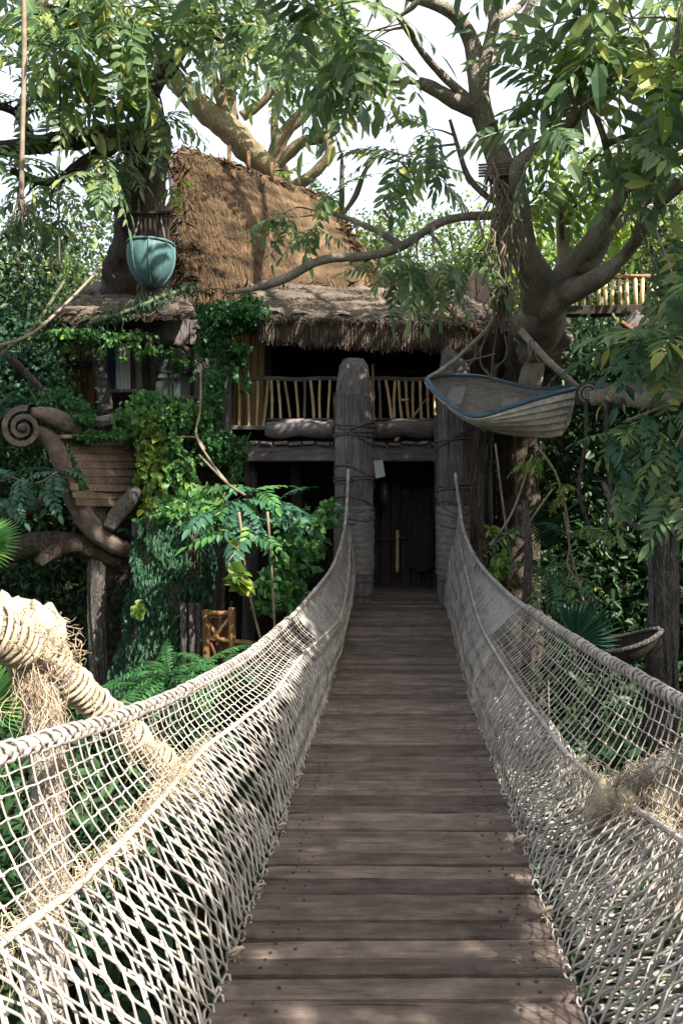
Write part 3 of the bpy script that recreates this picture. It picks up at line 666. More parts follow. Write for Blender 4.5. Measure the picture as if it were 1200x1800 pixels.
# rails and balusters
m = MB(); m.tube([P(398 + i * 9.5, 666 + 1.2 * math.sin(i * .6), D) for i in range(40)], .036, 8, rough=.15); m.build('balcony_rail', 'wood_beam', house)
m = MB(); m.beam(P(403, 776, D), P(403, 650, D), .10, .10, .015); m.build('newel_post', 'old_wood', house, smooth=False)
m = MB(); m.beam(P(405, 752, D), P(470, 752, D), .10, .07); m.build('sill', 'wood_beam', house, smooth=False)
for (a, b) in ((470, 592), (652, 770)):
    m = MB(); m.beam(P(a, 737, D), P(b, 737, D), .05, .03, .005); m.build('sill', 'wood_beam', house, smooth=False)
bal = [(421, 421, 0), (438, 437, 0), (453, 452, 0), (471, 463, 0), (477, 478, 0), (489, 493, 0), (501, 510, 0), (520, 524, 0), (535, 536, 1), (546, 552, 0), (562, 562, 0), (579, 577, 0),
       (651, 653, 0), (666, 669, 1), (678, 688, 0), (694, 692, 0), (700, 706, 0), (712, 718, 0), (726, 725, 0), (737, 741, 0), (750, 753, 0), (763, 764, 0)]
for (xt, xb, g) in bal:
    yb = 752 if xb < 466 else 739; a, b = P(xt, 667, D), P(xb, yb, D); m = MB(); pts = []; rr = []; r0 = U(.018, .024)
    for i in range(13):
        t = i / 12; pts.append(a.lerp(b, t) + V(.006 * math.sin(t * 4 + xt), 0, 0)); rr.append(r0 * (1.16 if i % 4 == 2 else 1.0))
    m.tube(pts, rr, 7); m.build('baluster', 'bamboo_grey' if g else 'bamboo', house)
m = MB(); m.tube([P(705, 703, D - .03), P(718, 703, D - .03)], .02, 6); m.build('bamboo_rung', 'bamboo', house)
# bumper logs and floor beams
for (a, b) in ((468, 594), (654, 764)):
    pts = [P(a + (b - a) * i / 10, 754 + 2 * math.sin(i), D - .14) for i in range(11)]; m = MB()
    m.tube(pts, [.115] + [.14] * 9 + [.12], 12, rough=.10); m.build('bumper_log', 'wood_beam', house)
m = MB(); m.beam(P(428, 797, D - .1), P(600, 797, D - .1), .16, .25, .015); m.build('floor_beam', 'wood_beam', house, smooth=False)
m = MB(); m.beam(P(645, 797, D - .1), P(860, 797, D - .1), .16, .25, .015); m.build('floor_beam', 'wood_beam', house, smooth=False)
for i in range(14):
    xa = 432 + i * 25; m = MB(); m.beam(P(xa, 780 + U(-2, 2), D - .2 - U(0, .06)), P(xa + U(20, 24), 780 + U(-2, 2), D - .2), .12, .05, .01); m.build('floor_board_end', 'wood_beam' if i % 4 else 'bamboo_grey', house, smooth=False)
# thin poles beside the posts
for (xa, ya, xb, yb, r, mt) in ((655, 640, 656, 780, .022, 'bamboo_old'), (764, 730, 765, 900, .02, 'rope_dark'), (588, 690, 588, 780, .03, 'dark_wood')):
    m = MB(); m.tube([P(xa, ya, D - .3), P((xa + xb) / 2 + 1, (ya + yb) / 2, D - .3), P(xb, yb, D - .3)], r, 6); m.build('pole', mt, house)
# dark boards standing in for black voids under the balcony; passage and door
board_wall('dark_backdrop_board', 300, 900, 800, 1260, 15.4, 24, 'dark_wood', house)
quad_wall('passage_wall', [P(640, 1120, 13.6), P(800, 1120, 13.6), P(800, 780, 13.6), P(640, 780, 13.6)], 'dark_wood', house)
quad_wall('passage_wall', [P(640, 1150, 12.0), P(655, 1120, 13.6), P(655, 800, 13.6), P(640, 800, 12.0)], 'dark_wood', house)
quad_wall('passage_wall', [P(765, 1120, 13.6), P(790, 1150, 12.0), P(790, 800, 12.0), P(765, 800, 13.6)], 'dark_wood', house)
m = MB(); m.box((P(712, 0, 12.6).x, 12.65, .27), (1.7, 1.9, .08)); m.build('threshold', 'plank', house, smooth=False)
m = MB(); m.beam(P(640, 1052, 11.95), P(790, 1052, 11.95), .14, .05, .01); m.build('door_step', 'wood_beam', house, smooth=False)
door = []
for i in range(7):
    a = 650 + i * 18; m = MB(); m.beam(P(a + 9, 1050, 13.4 - U(0, .03)), P(a + 9, 858 + U(-4, 4), 13.4), .165, .05, .01); b = m.build('door_board', 'door_wood', house, smooth=False)
m = MB(); m.tube([P(698, 932 + i * 6.2, 13.25) for i in range(13)], [.034 if i % 4 == 2 else .027 for i in range(13)], 8); m.build('door_handle', 'bamboo', house)
m = MB(); m.tube([P(660, 948, 13.28), P(690, 948, 13.24), P(715, 944, 13.24), P(742, 936, 13.26)], .02, 6); m.build('door_rope', 'rope_dark', house)
m = MB(); vs = []
for i in range(9):
    for j in range(10): vs.append(P(706 + i * 6 + j * 1.0, 880 + j * 14 - (i - 4) ** 2 * .9, 13.2 + .05 * math.sin(i * 2.2 + j * .3)))
m.add(vs, [(i * 10 + j, i * 10 + j + 1, (i + 1) * 10 + j + 1, (i + 1) * 10 + j) for i in range(8) for j in range(9)]); m.build('door_cloth', 'door_wood', house)
for (x, y0, y1, d, r) in ((440, 810, 1320, 12.8, .11), (520, 810, 1320, 13.6, .10), (600, 810, 1320, 12.6, .13), (850, 800, 1320, 12.4, .16), (380, 800, 1320, 12.2, .13), (372, 800, 1310, 11.6, .05), (392, 800, 1310, 11.7, .045)):
    m = MB(); m.tube([P(x + 3 * math.sin(i), y0 + (y1 - y0) * i / 8, d) for i in range(9)], r, 8, rough=.2); m.build('stilt', 'bark_grey', house)

# thatch --------------------------------------------------------
def thatch_slope(a, b, c, d, n, mat, parent, name='thatch', L=.35, lift=.05, th=.16, sag=0.0):
    """straw on a slope: a,b the upper corners left and right, c,d the lower right and left; plus a solid bed"""
    a, b, c, d = [np.array(q, float) for q in (a, b, c, d)]
    nrm = np.cross(c - d, a - d); nrm /= np.linalg.norm(nrm)
    if nrm[1] > 0: nrm = -nrm
    m = MB(); gx, gy = 24, 14; vs = []
    for i in range(gx + 1):
        for j in range(gy + 1):
            u, v = i / gx, j / gy; p = (a * (1 - u) + b * u) * (1 - v) + (d * (1 - u) + c * u) * v
            bmp = .07 * ((v * 8 + .25 * noise.noise(Vector((u * 9, v * 2, 8)))) % 1) + .06 * noise.noise(Vector((u * 7, v * 7, 3))) + .03 * noise.noise(Vector((u * 20, v * 9, 5)))
            vs.append(p + nrm * (bmp - sag * math.sin(math.pi * v)))
    nb = len(vs); vs += [Vector(p) - Vector(nrm) * th for p in vs]; s = gy + 1
    fs = [(i * s + j, i * s + j + 1, (i + 1) * s + j + 1, (i + 1) * s + j) for i in range(gx) for j in range(gy)]
    fs += [tuple(nb + k for k in q[::-1]) for q in fs]
    rim = [j for j in range(s)], [gx * s + j for j in range(s)], [i * s for i in range(gx + 1)], [i * s + gy for i in range(gx + 1)]
    for e in rim:
        for k in range(len(e) - 1): fs.append((e[k], e[k + 1], e[k + 1] + nb, e[k] + nb))
    m.add(vs, fs); bed = m.build(name + '_bed', mat, parent)
    u = nrg.uniform(-.01, 1.01, n); v = nrg.uniform(0, 1.02, n); v = np.round(v * 11) / 11 * .6 + v * .4
    p = ((a * (1 - u[:, None]) + b * u[:, None]) * (1 - v[:, None]) + (d * (1 - u[:, None]) + c * u[:, None]) * v[:, None])
    dn = (d + c) / 2 - (a + b) / 2; dn /= np.linalg.norm(dn); ax = np.cross(nrm, dn)
    an = nrg.normal(0, .22, n)[:, None]; dv = dn * np.cos(an) + ax * np.sin(an) + nrm * nrg.uniform(-.02, .16, n)[:, None]
    l = L * nrg.uniform(.5, 1.3, n)[:, None]; w = nrg.uniform(.003, .009, n)[:, None]; p0 = p + nrm * nrg.uniform(-.03, lift, n)[:, None] - nrm * (sag * np.sin(np.pi * v))[:, None]
    sd = np.cross(dv, nrm)
    vv = np.stack([p0 - sd * w, p0 + sd * w, p0 + dv * l + sd * w * .3, p0 + dv * l - sd * w * .3], 1).reshape(-1, 3)
    f = (np.arange(n) * 4)[:, None] + np.array([[0, 1, 2, 3]])
    npmesh(name, vv, f, mat, parent, kind='stuff'); return bed
# steep main roof (front slope and the two hips) and the porch roof
RA, RB = P(318, 262, 15.4), P(575, 352, 17.2); RC, RD = P(655, 512, 14.2), P(330, 512, 13.5)
thatch_slope(RA, RB, RC, RD, 30000, 'thatch', house, 'thatch', .38)
RE = P(668, 520, 18.5); thatch_slope(RB, RB + V(.05, .3, -.05), RE, RC, 2500, 'thatch', house, 'thatch_side', .38)
RG = P(250, 512, 17.5); thatch_slope(RA + V(-.05, .4, -.05), RA, RD, RG, 2500, 'thatch', house, 'thatch_side', .38)
thatch_slope(RA, RB, P(690, 512, 19), P(300, 512, 19), 600, 'thatch', house, 'thatch_back', .38)
PA, PB, PC, PD = P(440, 502, 13.9), P(800, 512, 13.9), P(838, 566, 11.75), P(455, 556, 11.75)
thatch_slope(PA, PB, PC, PD, 15000, 'thatch_grey', house, 'porch_thatch', .30, .035, .10)
thatch_slope(PB, PB + V(.3, .5, -.1), P(905, 566, 12.6), PC, 1500, 'thatch_grey', house, 'porch_thatch_side', .3)
m = MB(); m.tube([P(452, 562, 11.78), P(560, 564, 11.75), P(700, 566, 11.75), P(838, 574, 11.76)], .035, 7); m.build('eave_pole', 'brown_wood', house)
m = MB(); m.tube([P(770, 520, 11.9), P(810, 565, 11.7), P(845, 585, 11.6)], .05, 7); m.build('eave_pole', 'brown_wood', house)
for (a_, b_) in ((RA, RB), (RA, RD), (RB, RC), (RD, RC)):           # ragged straw along the roof edges
    n = 1800; t_ = nrg.uniform(0, 1, n); p_ = np.array(a_) * (1 - t_)[:, None] + np.array(b_) * t_[:, None] + nrg.normal(0, .05, (n, 3))
    v, f = leaf_arrays(p_, .28, drop=.9, wid=.06, jit=.6); npmesh('edge_straw', v, f, 'thatch', house, kind='stuff')
# hanging straw fringe, bundle by bundle
fx = [456, 528, 600, 668, 700, 736, 775, 836]
for i in range(len(fx) - 1):
    x0, x1 = fx[i], fx[i + 1]; n = int((x1 - x0) * 26); u = nrg.uniform(0, 1, n); px = x0 + (x1 - x0) * u
    yt = 558 + 8 * (px - 455) / 380; base = (598, 604, 607, 610, 607, 610, 612)[i]
    yb = base + nrg.normal(0, 5, n) - 12 * np.abs(u - .5) ** 2 * 4 * (nrg.uniform(0, 1, n) > .4) - (18 * (nrg.uniform(0, 1, n) > .75) if i == 1 else 0)
    d = 11.72 + nrg.uniform(-.07, .07, n); k = d / F
    lean = nrg.normal(0, 2.5, n); top = np.stack([(px - CX) * k, d, EYE - (yt - CY) * k], 1); bot = np.stack([(px + lean - CX) * k, d + nrg.normal(0, .03, n), EYE - (yb - CY) * k], 1)
    w = nrg.uniform(.005, .013, n)[:, None] * np.array([[1, 0, 0]]) + nrg.normal(0, .004, (n, 1)) * np.array([[0, 1, 0]])
    vv = np.stack([top - w, top + w, bot + w * .4, bot - w * .4], 1).reshape(-1, 3); f = (np.arange(n) * 4)[:, None] + np.array([[0, 1, 2, 3]])
    npmesh('straw_fringe', vv, f, 'thatch_grey', house, kind='stuff')
    if i: 
        m = MB(); shag(m, P(x0, 562, 11.62), 6, .22, .010, .25, 1.0, .25, .03); m.build('straw_tie', 'vine', house)
# wooden peak board on the left edge of the steep roof
m = MB(); m.tube([P(300, 285, 15.2), P(312, 380, 14.5), P(330, 500, 13.6)], [.07, .08, .08], 7, rough=.2); m.build('barge_pole', 'bark_grey', house)
for (x, y) in ((403, 275), (437, 285), (478, 305)):
    m = MB(); m.tube([P(x, y - 18, 15.6), P(x, y + 12, 15.5)], .04, 6); m.build('ridge_peg', 'bamboo_old', house)

# left wing -----------------------------------------------------
wing = thing('treehouse_wing', 'ivy-grown timber wing with arched window and low shingled roof beside the big trunk', 'treehouse', (P(260, 880, 13).x, 13.0, -2.6))
thatch_slope(P(190, 485, 15.0), P(300, 485, 15.0), P(345, 552, 12.1), P(70, 560, 12.1), 6000, 'thatch_grey', wing, 'shingle_thatch', .3, .03, .09)
board_wall('wall_board', 95, 168, 590, 770, 13.2, 6, 'brown_wood', wing)
board_wall('wall_board', 240, 262, 590, 770, 13.1, 2, 'old_wood', wing); board_wall('wall_board', 345, 402, 560, 800, 13.0, 5, 'old_wood', wing)
board_wall('wall_board', 185, 345, 700, 800, 13.15, 12, 'dark_wood', wing); board_wall('back_board', 60, 400, 540, 800, 15.0, 14, 'dark_wood', wing)
for (x, y0, y1, d) in ((112, 600, 720, 13.1), (140, 650, 720, 13.1)):
    m = MB(); m.tube([P(x, y0, d), P(x, (y0 + y1) / 2, d), P(x, y1, d)], .025, 6); m.build('batten', 'bamboo_old', wing)
m = MB(); m.beam(P(95, 640, 13.1), P(168, 640, 13.1), .06, .10); m.build('wall_rail', 'dark_wood', wing, smooth=False)
m = MB(); m.tube([P(188, 745, 12.4), P(182, 690, 12.35), P(176, 640, 12.3), P(170, 580, 12.3)], [.13, .12, .115, .12], 8, rough=.15); m.build('leaning_post', 'bark_grey', wing)
m = MB(); m.beam(P(246, 700, 12.9), P(243, 600, 12.9), .10, .10); m.build('window_post', 'old_wood', wing, smooth=False)
m = MB(); m.beam(P(236, 700, 12.95), P(234, 600, 12.95), .05, .05); m.build('window_post', 'brown_wood', wing, smooth=False)
m = MB(); m.beam(P(186, 688, 12.75), P(252, 688, 12.75), .16, .06); m.build('window_sill', 'old_wood', wing, smooth=False)
m = MB(); m.beam(P(252, 700, 12.72), P(345, 700, 12.72), .16, .06); m.build('window_sill', 'old_wood', wing, smooth=False)
# blue curtain and pale pane
def curtain(name, x0, x1, y0, y1, d, mat):
    m = MB(); vs = []
    for i in range(15):
        for j in range(6): vs.append(P(x0 + (x1 - x0) * i / 14, y0 + (y1 - y0) * j / 5, d + .03 * math.sin(i * 1.9 + j * .2)))
    m.add(vs, [(i * 6 + j, i * 6 + j + 1, (i + 1) * 6 + j + 1, (i + 1) * 6 + j) for i in range(14) for j in range(5)]); return m.build(name, mat, wing)
curtain('curtain', 188, 206, 600, 690, 13.0, 'blue_cloth'); curtain('curtain', 204, 230, 604, 690, 12.9, 'curtain'); curtain('curtain', 226, 240, 620, 690, 13.4, 'dark_wood')
# arched window
m = MB(); vs = []; ac = (304, 645)
arch = [(268, 702), (268, 645)] + [(304 - 36 * math.cos(t), 645 - 42 * math.sin(t)) for t in np.linspace(.15, math.pi - .15, 13)] + [(340, 645), (340, 702)]
pane = MB(); pane.add([P(x, y, 13.0) for x, y in arch], [tuple(range(len(arch) - 1, -1, -1))]); aw = pane.build('arched_pane', 'dull_glass', wing, smooth=False)
m = MB(); m.tube([P(x, y, 12.9) for x, y in arch], .055, 6, rough=.2); m.build('arch_frame', 'bark', aw)
m = MB(); m.tube([P(304, 604, 12.93), P(304, 702, 12.93)], .018, 5); m.tube([P(268, 655, 12.93), P(340, 655, 12.93)], .018, 5); m.build('muntin', 'dark_wood', aw)
board_wall('wall_board', 252, 350, 562, 606, 12.96, 6, 'old_wood', wing)
board_wall('lintel_board', 168, 252, 562, 604, 13.0, 5, 'brown_wood', wing)
for (x, y0, y1) in ((348, 600, 800), (330, 705, 800)):
    m = MB(); m.beam(P(x, y1, 12.8), P(x, y0, 12.8), .10, .10); m.build('corner_post', 'old_wood', wing, smooth=False)

# ---------------------------------------------------------------- the stair roof and bamboo rail far right
stair = thing('bamboo_stair', 'bamboo stair rail on the upper landing behind the right tree', 'stairs', P(1060, 560, 13))
for i, x in enumerate(range(985, 1200, 13)):
    m = MB(); a, b = P(x + U(-2, 2), 488, 12), P(x + U(-2, 2), 545, 12); m.tube([a, a.lerp(b, .5), b], .03, 6); m.build('baluster', 'bamboo', stair)
m = MB(); m.tube([P(975, 490, 12), P(1220, 484, 12)], .04, 6); m.build('rail', 'bamboo_old', stair)
m = MB(); m.beam(P(975, 548, 12), P(1230, 544, 12), .2, .14); m.build('landing_beam', 'dark_wood', stair, smooth=False)
m = MB(); m.beam(P(1085, 575, 11.5), P(1240, 690, 11.5), 1.2, .28); m.build('stair_stringer', 'wood_beam', stair, smooth=False)
m = MB(); m.beam(P(1090, 566, 10.8), P(1240, 672, 10.8), .08, .05); m.build('hand_rail', 'bamboo_old', stair, smooth=False)
for x in (990, 1150): 
    m = MB(); m.tube([P(x, 560, 13), P(x, 800, 13), P(x, 1100, 13)], .12, 8, rough=.2); m.build('support_post', 'bark_grey', stair)

# ---------------------------------------------------------------- frond kinds
FT = [frond_mesh('frond_a', 'leaf_tree', .72, 8, .21, .062, .35, seed=1), frond_mesh('frond_b', 'leaf_tree', .60, 6, .20, .066, .6, seed=2),
      frond_mesh('frond_c', 'leaf_tree', .56, 7, .17, .050, .2, seed=3)]
FB = [frond_mesh('frond_d', 'leaf_bright', .60, 6, .21, .075, .4, seed=4), frond_mesh('frond_e', 'leaf_bright', .5, 5, .2, .08, .7, seed=5)]
FK = [frond_mesh('frond_f', 'leaf_teal', .70, 7, .22, .085, .45, seed=6), frond_mesh('frond_g', 'leaf_teal', .62, 6, .21, .085, .75, seed=7)]
FG = [frond_mesh('frond_h', 'ivy', .70, 7, .20, .085, .45, seed=8), frond_mesh('frond_i', 'ivy', .6, 6, .2, .08, .8, seed=9)]
FERN = [frond_mesh('fern_a', 'fern', .8, 22, .11, .030, .7, 78, .6, 10, .08), frond_mesh('fern_b', 'fern', .7, 20, .10, .028, 1.0, 78, .6, 12, .08)]
FERNT = [frond_mesh('fern_c', 'leaf_teal', .9, 18, .16, .045, .7, 75, .6, 13, .1), frond_mesh('fern_d', 'leaf_tree', .9, 16, .17, .050, .9, 72, .6, 14, .1)]

def limb_tree(name, label, cat_loc, limbs, bark, regions, extra_twigs=0, foliage_limit=280, n_sides=9, rough=.16, dens=.33, grow=1.62):
    """limbs in pixels and depth; regions (px, py, depth, rx, ry, rd, clusters, fronds, scale, variants)"""
    t = thing(name, label, 'tree', cat_loc); spts = []
    for i, lb in enumerate(limbs):
        p, r = pxline(lb, 7); m = MB(); m.tube(p, r, n_sides, rough=rough, seed=i * 7.0); m.build('trunk' if i == 0 else 'limb', bark, t)
        spts += list(zip(p, r))
    arr = np.array([tuple(p) for p, r in spts]); tw = MB(); items = []
    for (px, py, d, rx, ry, rd, nc, nf, s, var) in regions:
        for _ in range(max(1, round(nc * dens))):
            a, q = U(0, 6.28), math.sqrt(U(0, 1)); dd = d + U(-rd, rd)
            c = P(px + rx * q * math.cos(a), py + ry * q * math.sin(a), dd)
            i = int(np.argmin(((arr - np.array(c)) ** 2).sum(1) + .3 * nrg.uniform(0, 1, len(arr)))); b, r = spts[i]
            mid = b.lerp(c, .5) + V(U(-.15, .15), U(-.15, .15), U(-.05, .25)) * (c - b).length * .6
            pts = [Vector(q[:3]) for q in spline([tuple(b), tuple(mid), tuple(c)], 4)]
            r0 = min(r * .6, .016 + .018 * (c - b).length); tw = MB(); tw.tube(pts, [r0 + (.007 - r0) * k / (len(pts) - 1) for k in range(len(pts))], 5); tw.build('twig', bark, t)
            o = (c - b); o = o.normalized() if o.length > .01 else V(0, 0, 1)
            items += cluster(c, var, nf - rnd.choice((0, 1, 2)), s * grow * U(.75, 1.2), out=o, ow=.5)
    place_fronds(t, items, limit=foliage_limit); return t

# right-hand tree -----------------------------------------------
FP = [frond_mesh('frond_j', 'leaf_pale', .72, 8, .22, .062, .3, seed=21), frond_mesh('frond_k', 'leaf_pale', .58, 6, .21, .068, .75, seed=22)]
FT = FT + [frond_mesh('frond_l', 'leaf_tree', .45, 4, .22, .09, .9, seed=23)] + FP
MIX = FT + FP * 2 + FB
tr_limbs = [
 [(937, 640, 11.25, 22), (940, 608, 10.9, 46), (952, 545, 10.2, 50), (942, 490, 9.6, 38), (908, 420, 9.2, 34), (890, 340, 9.1, 31), (875, 280, 9.1, 30), (848, 205, 9.0, 27), (838, 140, 9.0, 24), (826, 70, 9.0, 20), (790, 20, 8.9, 16), (700, -15, 8.8, 12), (600, -60, 8.6, 9)],
 [(842, 195, 9.0, 22), (850, 120, 8.95, 17), (868, 40, 8.9, 15), (885, -50, 8.8, 12), (920, -200, 8.8, 9)],
 [(845, 195, 9.0, 24), (800, 178, 9.0, 19), (760, 155, 9.0, 16), (735, 145, 9.0, 12)],
 [(830, 180, 9.0, 12), (780, 135, 8.9, 10), (740, 90, 8.8, 8), (700, 30, 8.6, 6)],
 [(920, 575, 10.4, 38), (985, 520, 9.6, 28), (1040, 495, 9.0, 22), (1090, 455, 8.8, 17), (1130, 405, 8.7, 14), (1160, 360, 8.6, 11), (1220, 310, 8.5, 9)],
 [(925, 440, 9.35, 26), (918, 380, 9.05, 23), (908, 305, 8.8, 21), (935, 268, 8.7, 18), (980, 238, 8.6, 14), (1010, 190, 8.5, 9), (1020, 120, 8.4, 6)],
 [(948, 545, 10.1, 38), (985, 495, 9.6, 30), (1035, 430, 9.1, 22), (1075, 370, 9.0, 20), (1095, 335, 8.9, 18), (1130, 270, 8.8, 14), (1170, 205, 8.7, 10), (1215, 140, 8.5, 8)],
 [(1092, 345, 8.9, 15), (1070, 280, 8.8, 9), (1060, 240, 8.75, 8), (1045, 190, 8.7, 7), (1055, 130, 8.6, 5)],
 [(1060, 255, 8.8, 9), (1110, 235, 8.7, 8), (1150, 205, 8.6, 6), (1165, 170, 8.5, 5)],
 [(1030, 480, 9.2, 18), (1080, 400, 9.6, 14), (1140, 350, 9.8, 11), (1220, 300, 10, 9)],
 [(965, 530, 9.9, 30), (990, 470, 9.7, 20), (988, 420, 9.8, 14), (985, 380, 9.9, 10), (995, 330, 9.9, 7)],
 [(870, 378, 9.3, 12), (810, 382, 9.4, 10), (765, 395, 9.5, 10), (700, 436, 9.8, 11), (640, 450, 9.9, 10), (565, 458, 10, 10), (500, 490, 10.1, 9), (455, 505, 10.2, 7), (400, 515, 10.3, 4)],
 [(705, 432, 9.8, 10), (660, 405, 9.9, 8), (600, 380, 10.1, 6), (560, 372, 10.2, 4)],
 [(892, 365, 9.15, 9), (855, 345, 9.25, 8), (822, 310, 9.3, 7), (805, 260, 9.2, 6), (790, 210, 9.1, 4)],
 [(1260, 690, 8.6, 24), (1190, 690, 8.8, 22), (1130, 703, 9.0, 20), (1085, 695, 9.2, 18), (1040, 700, 9.4, 16)],
 [(1280, 590, 8.4, 26), (1200, 640, 8.7, 22), (1160, 672, 8.9, 20), (1110, 690, 9.1, 16)],
 [(925, 740, 11.2, 30), (932, 670, 10.95, 24), (945, 632, 10.9, 22), (975, 610, 10.8, 18), (1000, 590, 10.6, 14)],
 [(868, 40, 8.9, 14), (850, -60, 10.0, 13), (800, -120, 11.2, 13), (740, -165, 12.4, 12), (660, -200, 13.2, 11), (560, -250, 13.8, 8)],  # from here, unseen limbs added to cast branch shadows on the roof
 [(800, -120, 11.2, 10), (780, -200, 12.6, 9), (730, -260, 13.8, 7), (640, -330, 14.6, 5)],
 [(740, -165, 12.4, 9), (680, -150, 12.8, 7), (600, -150, 13, 6), (520, -170, 13.2, 4)],
 [(838, 130, 9.0, 14), (900, 60, 9.6, 10), (960, -60, 10, 9), (1000, -260, 10.4, 8)],
 [(1170, 205, 8.7, 10), (1190, 60, 9, 9), (1230, -120, 9.4, 8), (1260, -300, 9.6, 7)],
]
tr_limbs = [[(x, y, d, r * (.72 if y < 470 else .84)) for x, y, d, r in l] for l in tr_limbs]
_r = random.Random(77)
for _i in (4, 5, 6, 7, 8, 9, 10, 1, 3, 12, 14):                      # thin pale forks fanning out
    _l = tr_limbs[_i]
    for _k in range(3 if _i in (4, 5, 6, 9) else 2):
        _a = _l[_r.randrange(max(1, len(_l) // 2), len(_l))]; _u = _r.choice((-1, 1)) * _r.uniform(20, 70) + 25; _h = _r.uniform(50, 120); _f = _r.uniform(-.8, .6)
        tr_limbs.append([(_a[0], _a[1], _a[2], min(_a[3] * .6, 8)), (_a[0] + _u * .45, _a[1] - _h * .3, _a[2] + _f * .4, 5.5), (_a[0] + _u * .8, _a[1] - _h * .7, _a[2] + _f * .8, 4), (_a[0] + _u * 1.3, _a[1] - _h, _a[2] + _f, 2)])
tr_regions = [
 (970, 110, 8.6, 55, 80, .8, 5, 7, .95, MIX), (1080, 60, 8.4, 110, 55, .8, 8, 7, 1.05, MIX), (1160, 170, 8.3, 60, 90, .7, 7, 7, 1.05, MIX), (1010, 190, 8.4, 70, 60, .6, 5, 7, .95, MIX),
 (960, 200, 8.9, 40, 55, .5, 4, 7, .65, FT), (1120, 270, 8.3, 70, 40, .6, 6, 7, .8, MIX), (1165, 430, 8.0, 40, 50, .5, 5, 7, .75, FT), (1000, 330, 9.6, 60, 60, .6, 8, 6, .8, FB),
 (1060, 320, 10.5, 120, 110, .8, 9, 6, .9, FB), (1140, 100, 10.5, 80, 130, .8, 6, 6, .9, FB + FP), (980, 60, 10.5, 70, 70, .8, 3, 6, .9, FB),
 (760, 270, 9.4, 55, 40, .4, 6, 7, .75, FT), (775, 240, 9.4, 30, 25, .3, 3, 7, .6, FT),
 (620, 100, 8.8, 60, 70, .7, 8, 7, .8, FT), (655, 30, 8.6, 45, 40, .6, 5, 7, .75, MIX), (580, 60, 8.8, 60, 60, .6, 8, 7, .8, MIX), (600, 170, 9.2, 45, 35, .5, 4, 7, .7, FT),
 (520, 90, 9.4, 60, 70, .6, 6, 7, .8, FT),
 (775, 450, 9.3, 70, 30, .4, 11, 7, .62, FT), (725, 460, 9.2, 35, 25, .3, 4, 7, .6, FT), (840, 430, 9.2, 25, 35, .3, 3, 6, .6, FT), (525, 385, 10.0, 55, 25, .3, 9, 6, .5, FT), (605, 360, 10.2, 40, 30, .3, 6, 6, .5, FT),
 (1135, 600, 7.4, 30, 30, .4, 6, 7, .6, FT + FK), (1175, 510, 7.2, 35, 40, .5, 5, 7, .65, FT), (1110, 640, 7.4, 20, 25, .3, 2, 6, .55, FT), (1170, 600, 7.2, 40, 50, .4, 4, 7, .8, MIX),
 (950, 360, 9.8, 40, 40, .3, 4, 6, .6, FB),
 # unseen crown above the frame, filled out to shade the house front
 (1010, -230, 9.0, 200, 130, 1.2, 24, 7, 1.15, FT), (1300, -50, 9.2, 120, 200, 1.2, 12, 7, 1.15, FT), (570, -150, 8.8, 100, 70, 1.0, 11, 7, 1.0, FT), (690, -190, 12.8, 120, 40, .6, 8, 6, .8, FT),
]
rtree = limb_tree('canopy_tree', 'pale-barked spreading tree with big feathery leaves to the right of the porch', P(915, 1330, 12.0), tr_limbs, 'bark_smooth', tr_regions)
p, r = pxline([(915, 1330, 12.2, 46), (912, 1000, 12.1, 36), (915, 800, 12.0, 36), (925, 700, 11.7, 40), (938, 620, 11.15, 46), (950, 560, 10.5, 44)], 7); m = MB(); m.tube(p, r, 12, rough=.35); m.build('lower_trunk', 'bark', rtree)  # darker bark on this part stands in for shade behind the boat

# left trunk through the wing roof -------------------------------
LT = FT * 3 + FB
lt_limbs = [
 [(235, 1330, 14.4, 80), (238, 900, 14.4, 70), (240, 640, 14.3, 64), (238, 560, 14.0, 62), (238, 480, 13.6, 50), (245, 390, 13.3, 42), (255, 310, 13.0, 40), (262, 255, 12.8, 34), (255, 190, 12.6, 26), (225, 120, 12.2, 22), (160, 60, 11.8, 20), (70, 15, 11.4, 17), (-40, -60, 11, 13)],
 [(262, 275, 12.8, 32), (215, 240, 12.5, 22), (150, 243, 12.0, 18), (80, 250, 11.6, 16), (0, 262, 11.2, 14), (-90, 270, 10.8, 12)],
 [(215, 245, 12.4, 14), (150, 285, 12, 11), (90, 320, 11.6, 8), (20, 300, 11.2, 6)],
 [(250, 180, 12.5, 18), (300, 110, 12.3, 14), (350, 40, 12, 11), (380, -50, 11.8, 9)],
 [(110, 40, 11.6, 15), (60, 80, 11.3, 12), (0, 40, 11, 10), (-60, 20, 10.8, 8)],
 [(60, 255, 11.5, 10), (30, 200, 11.2, 8), (-20, 180, 11, 6)],
]
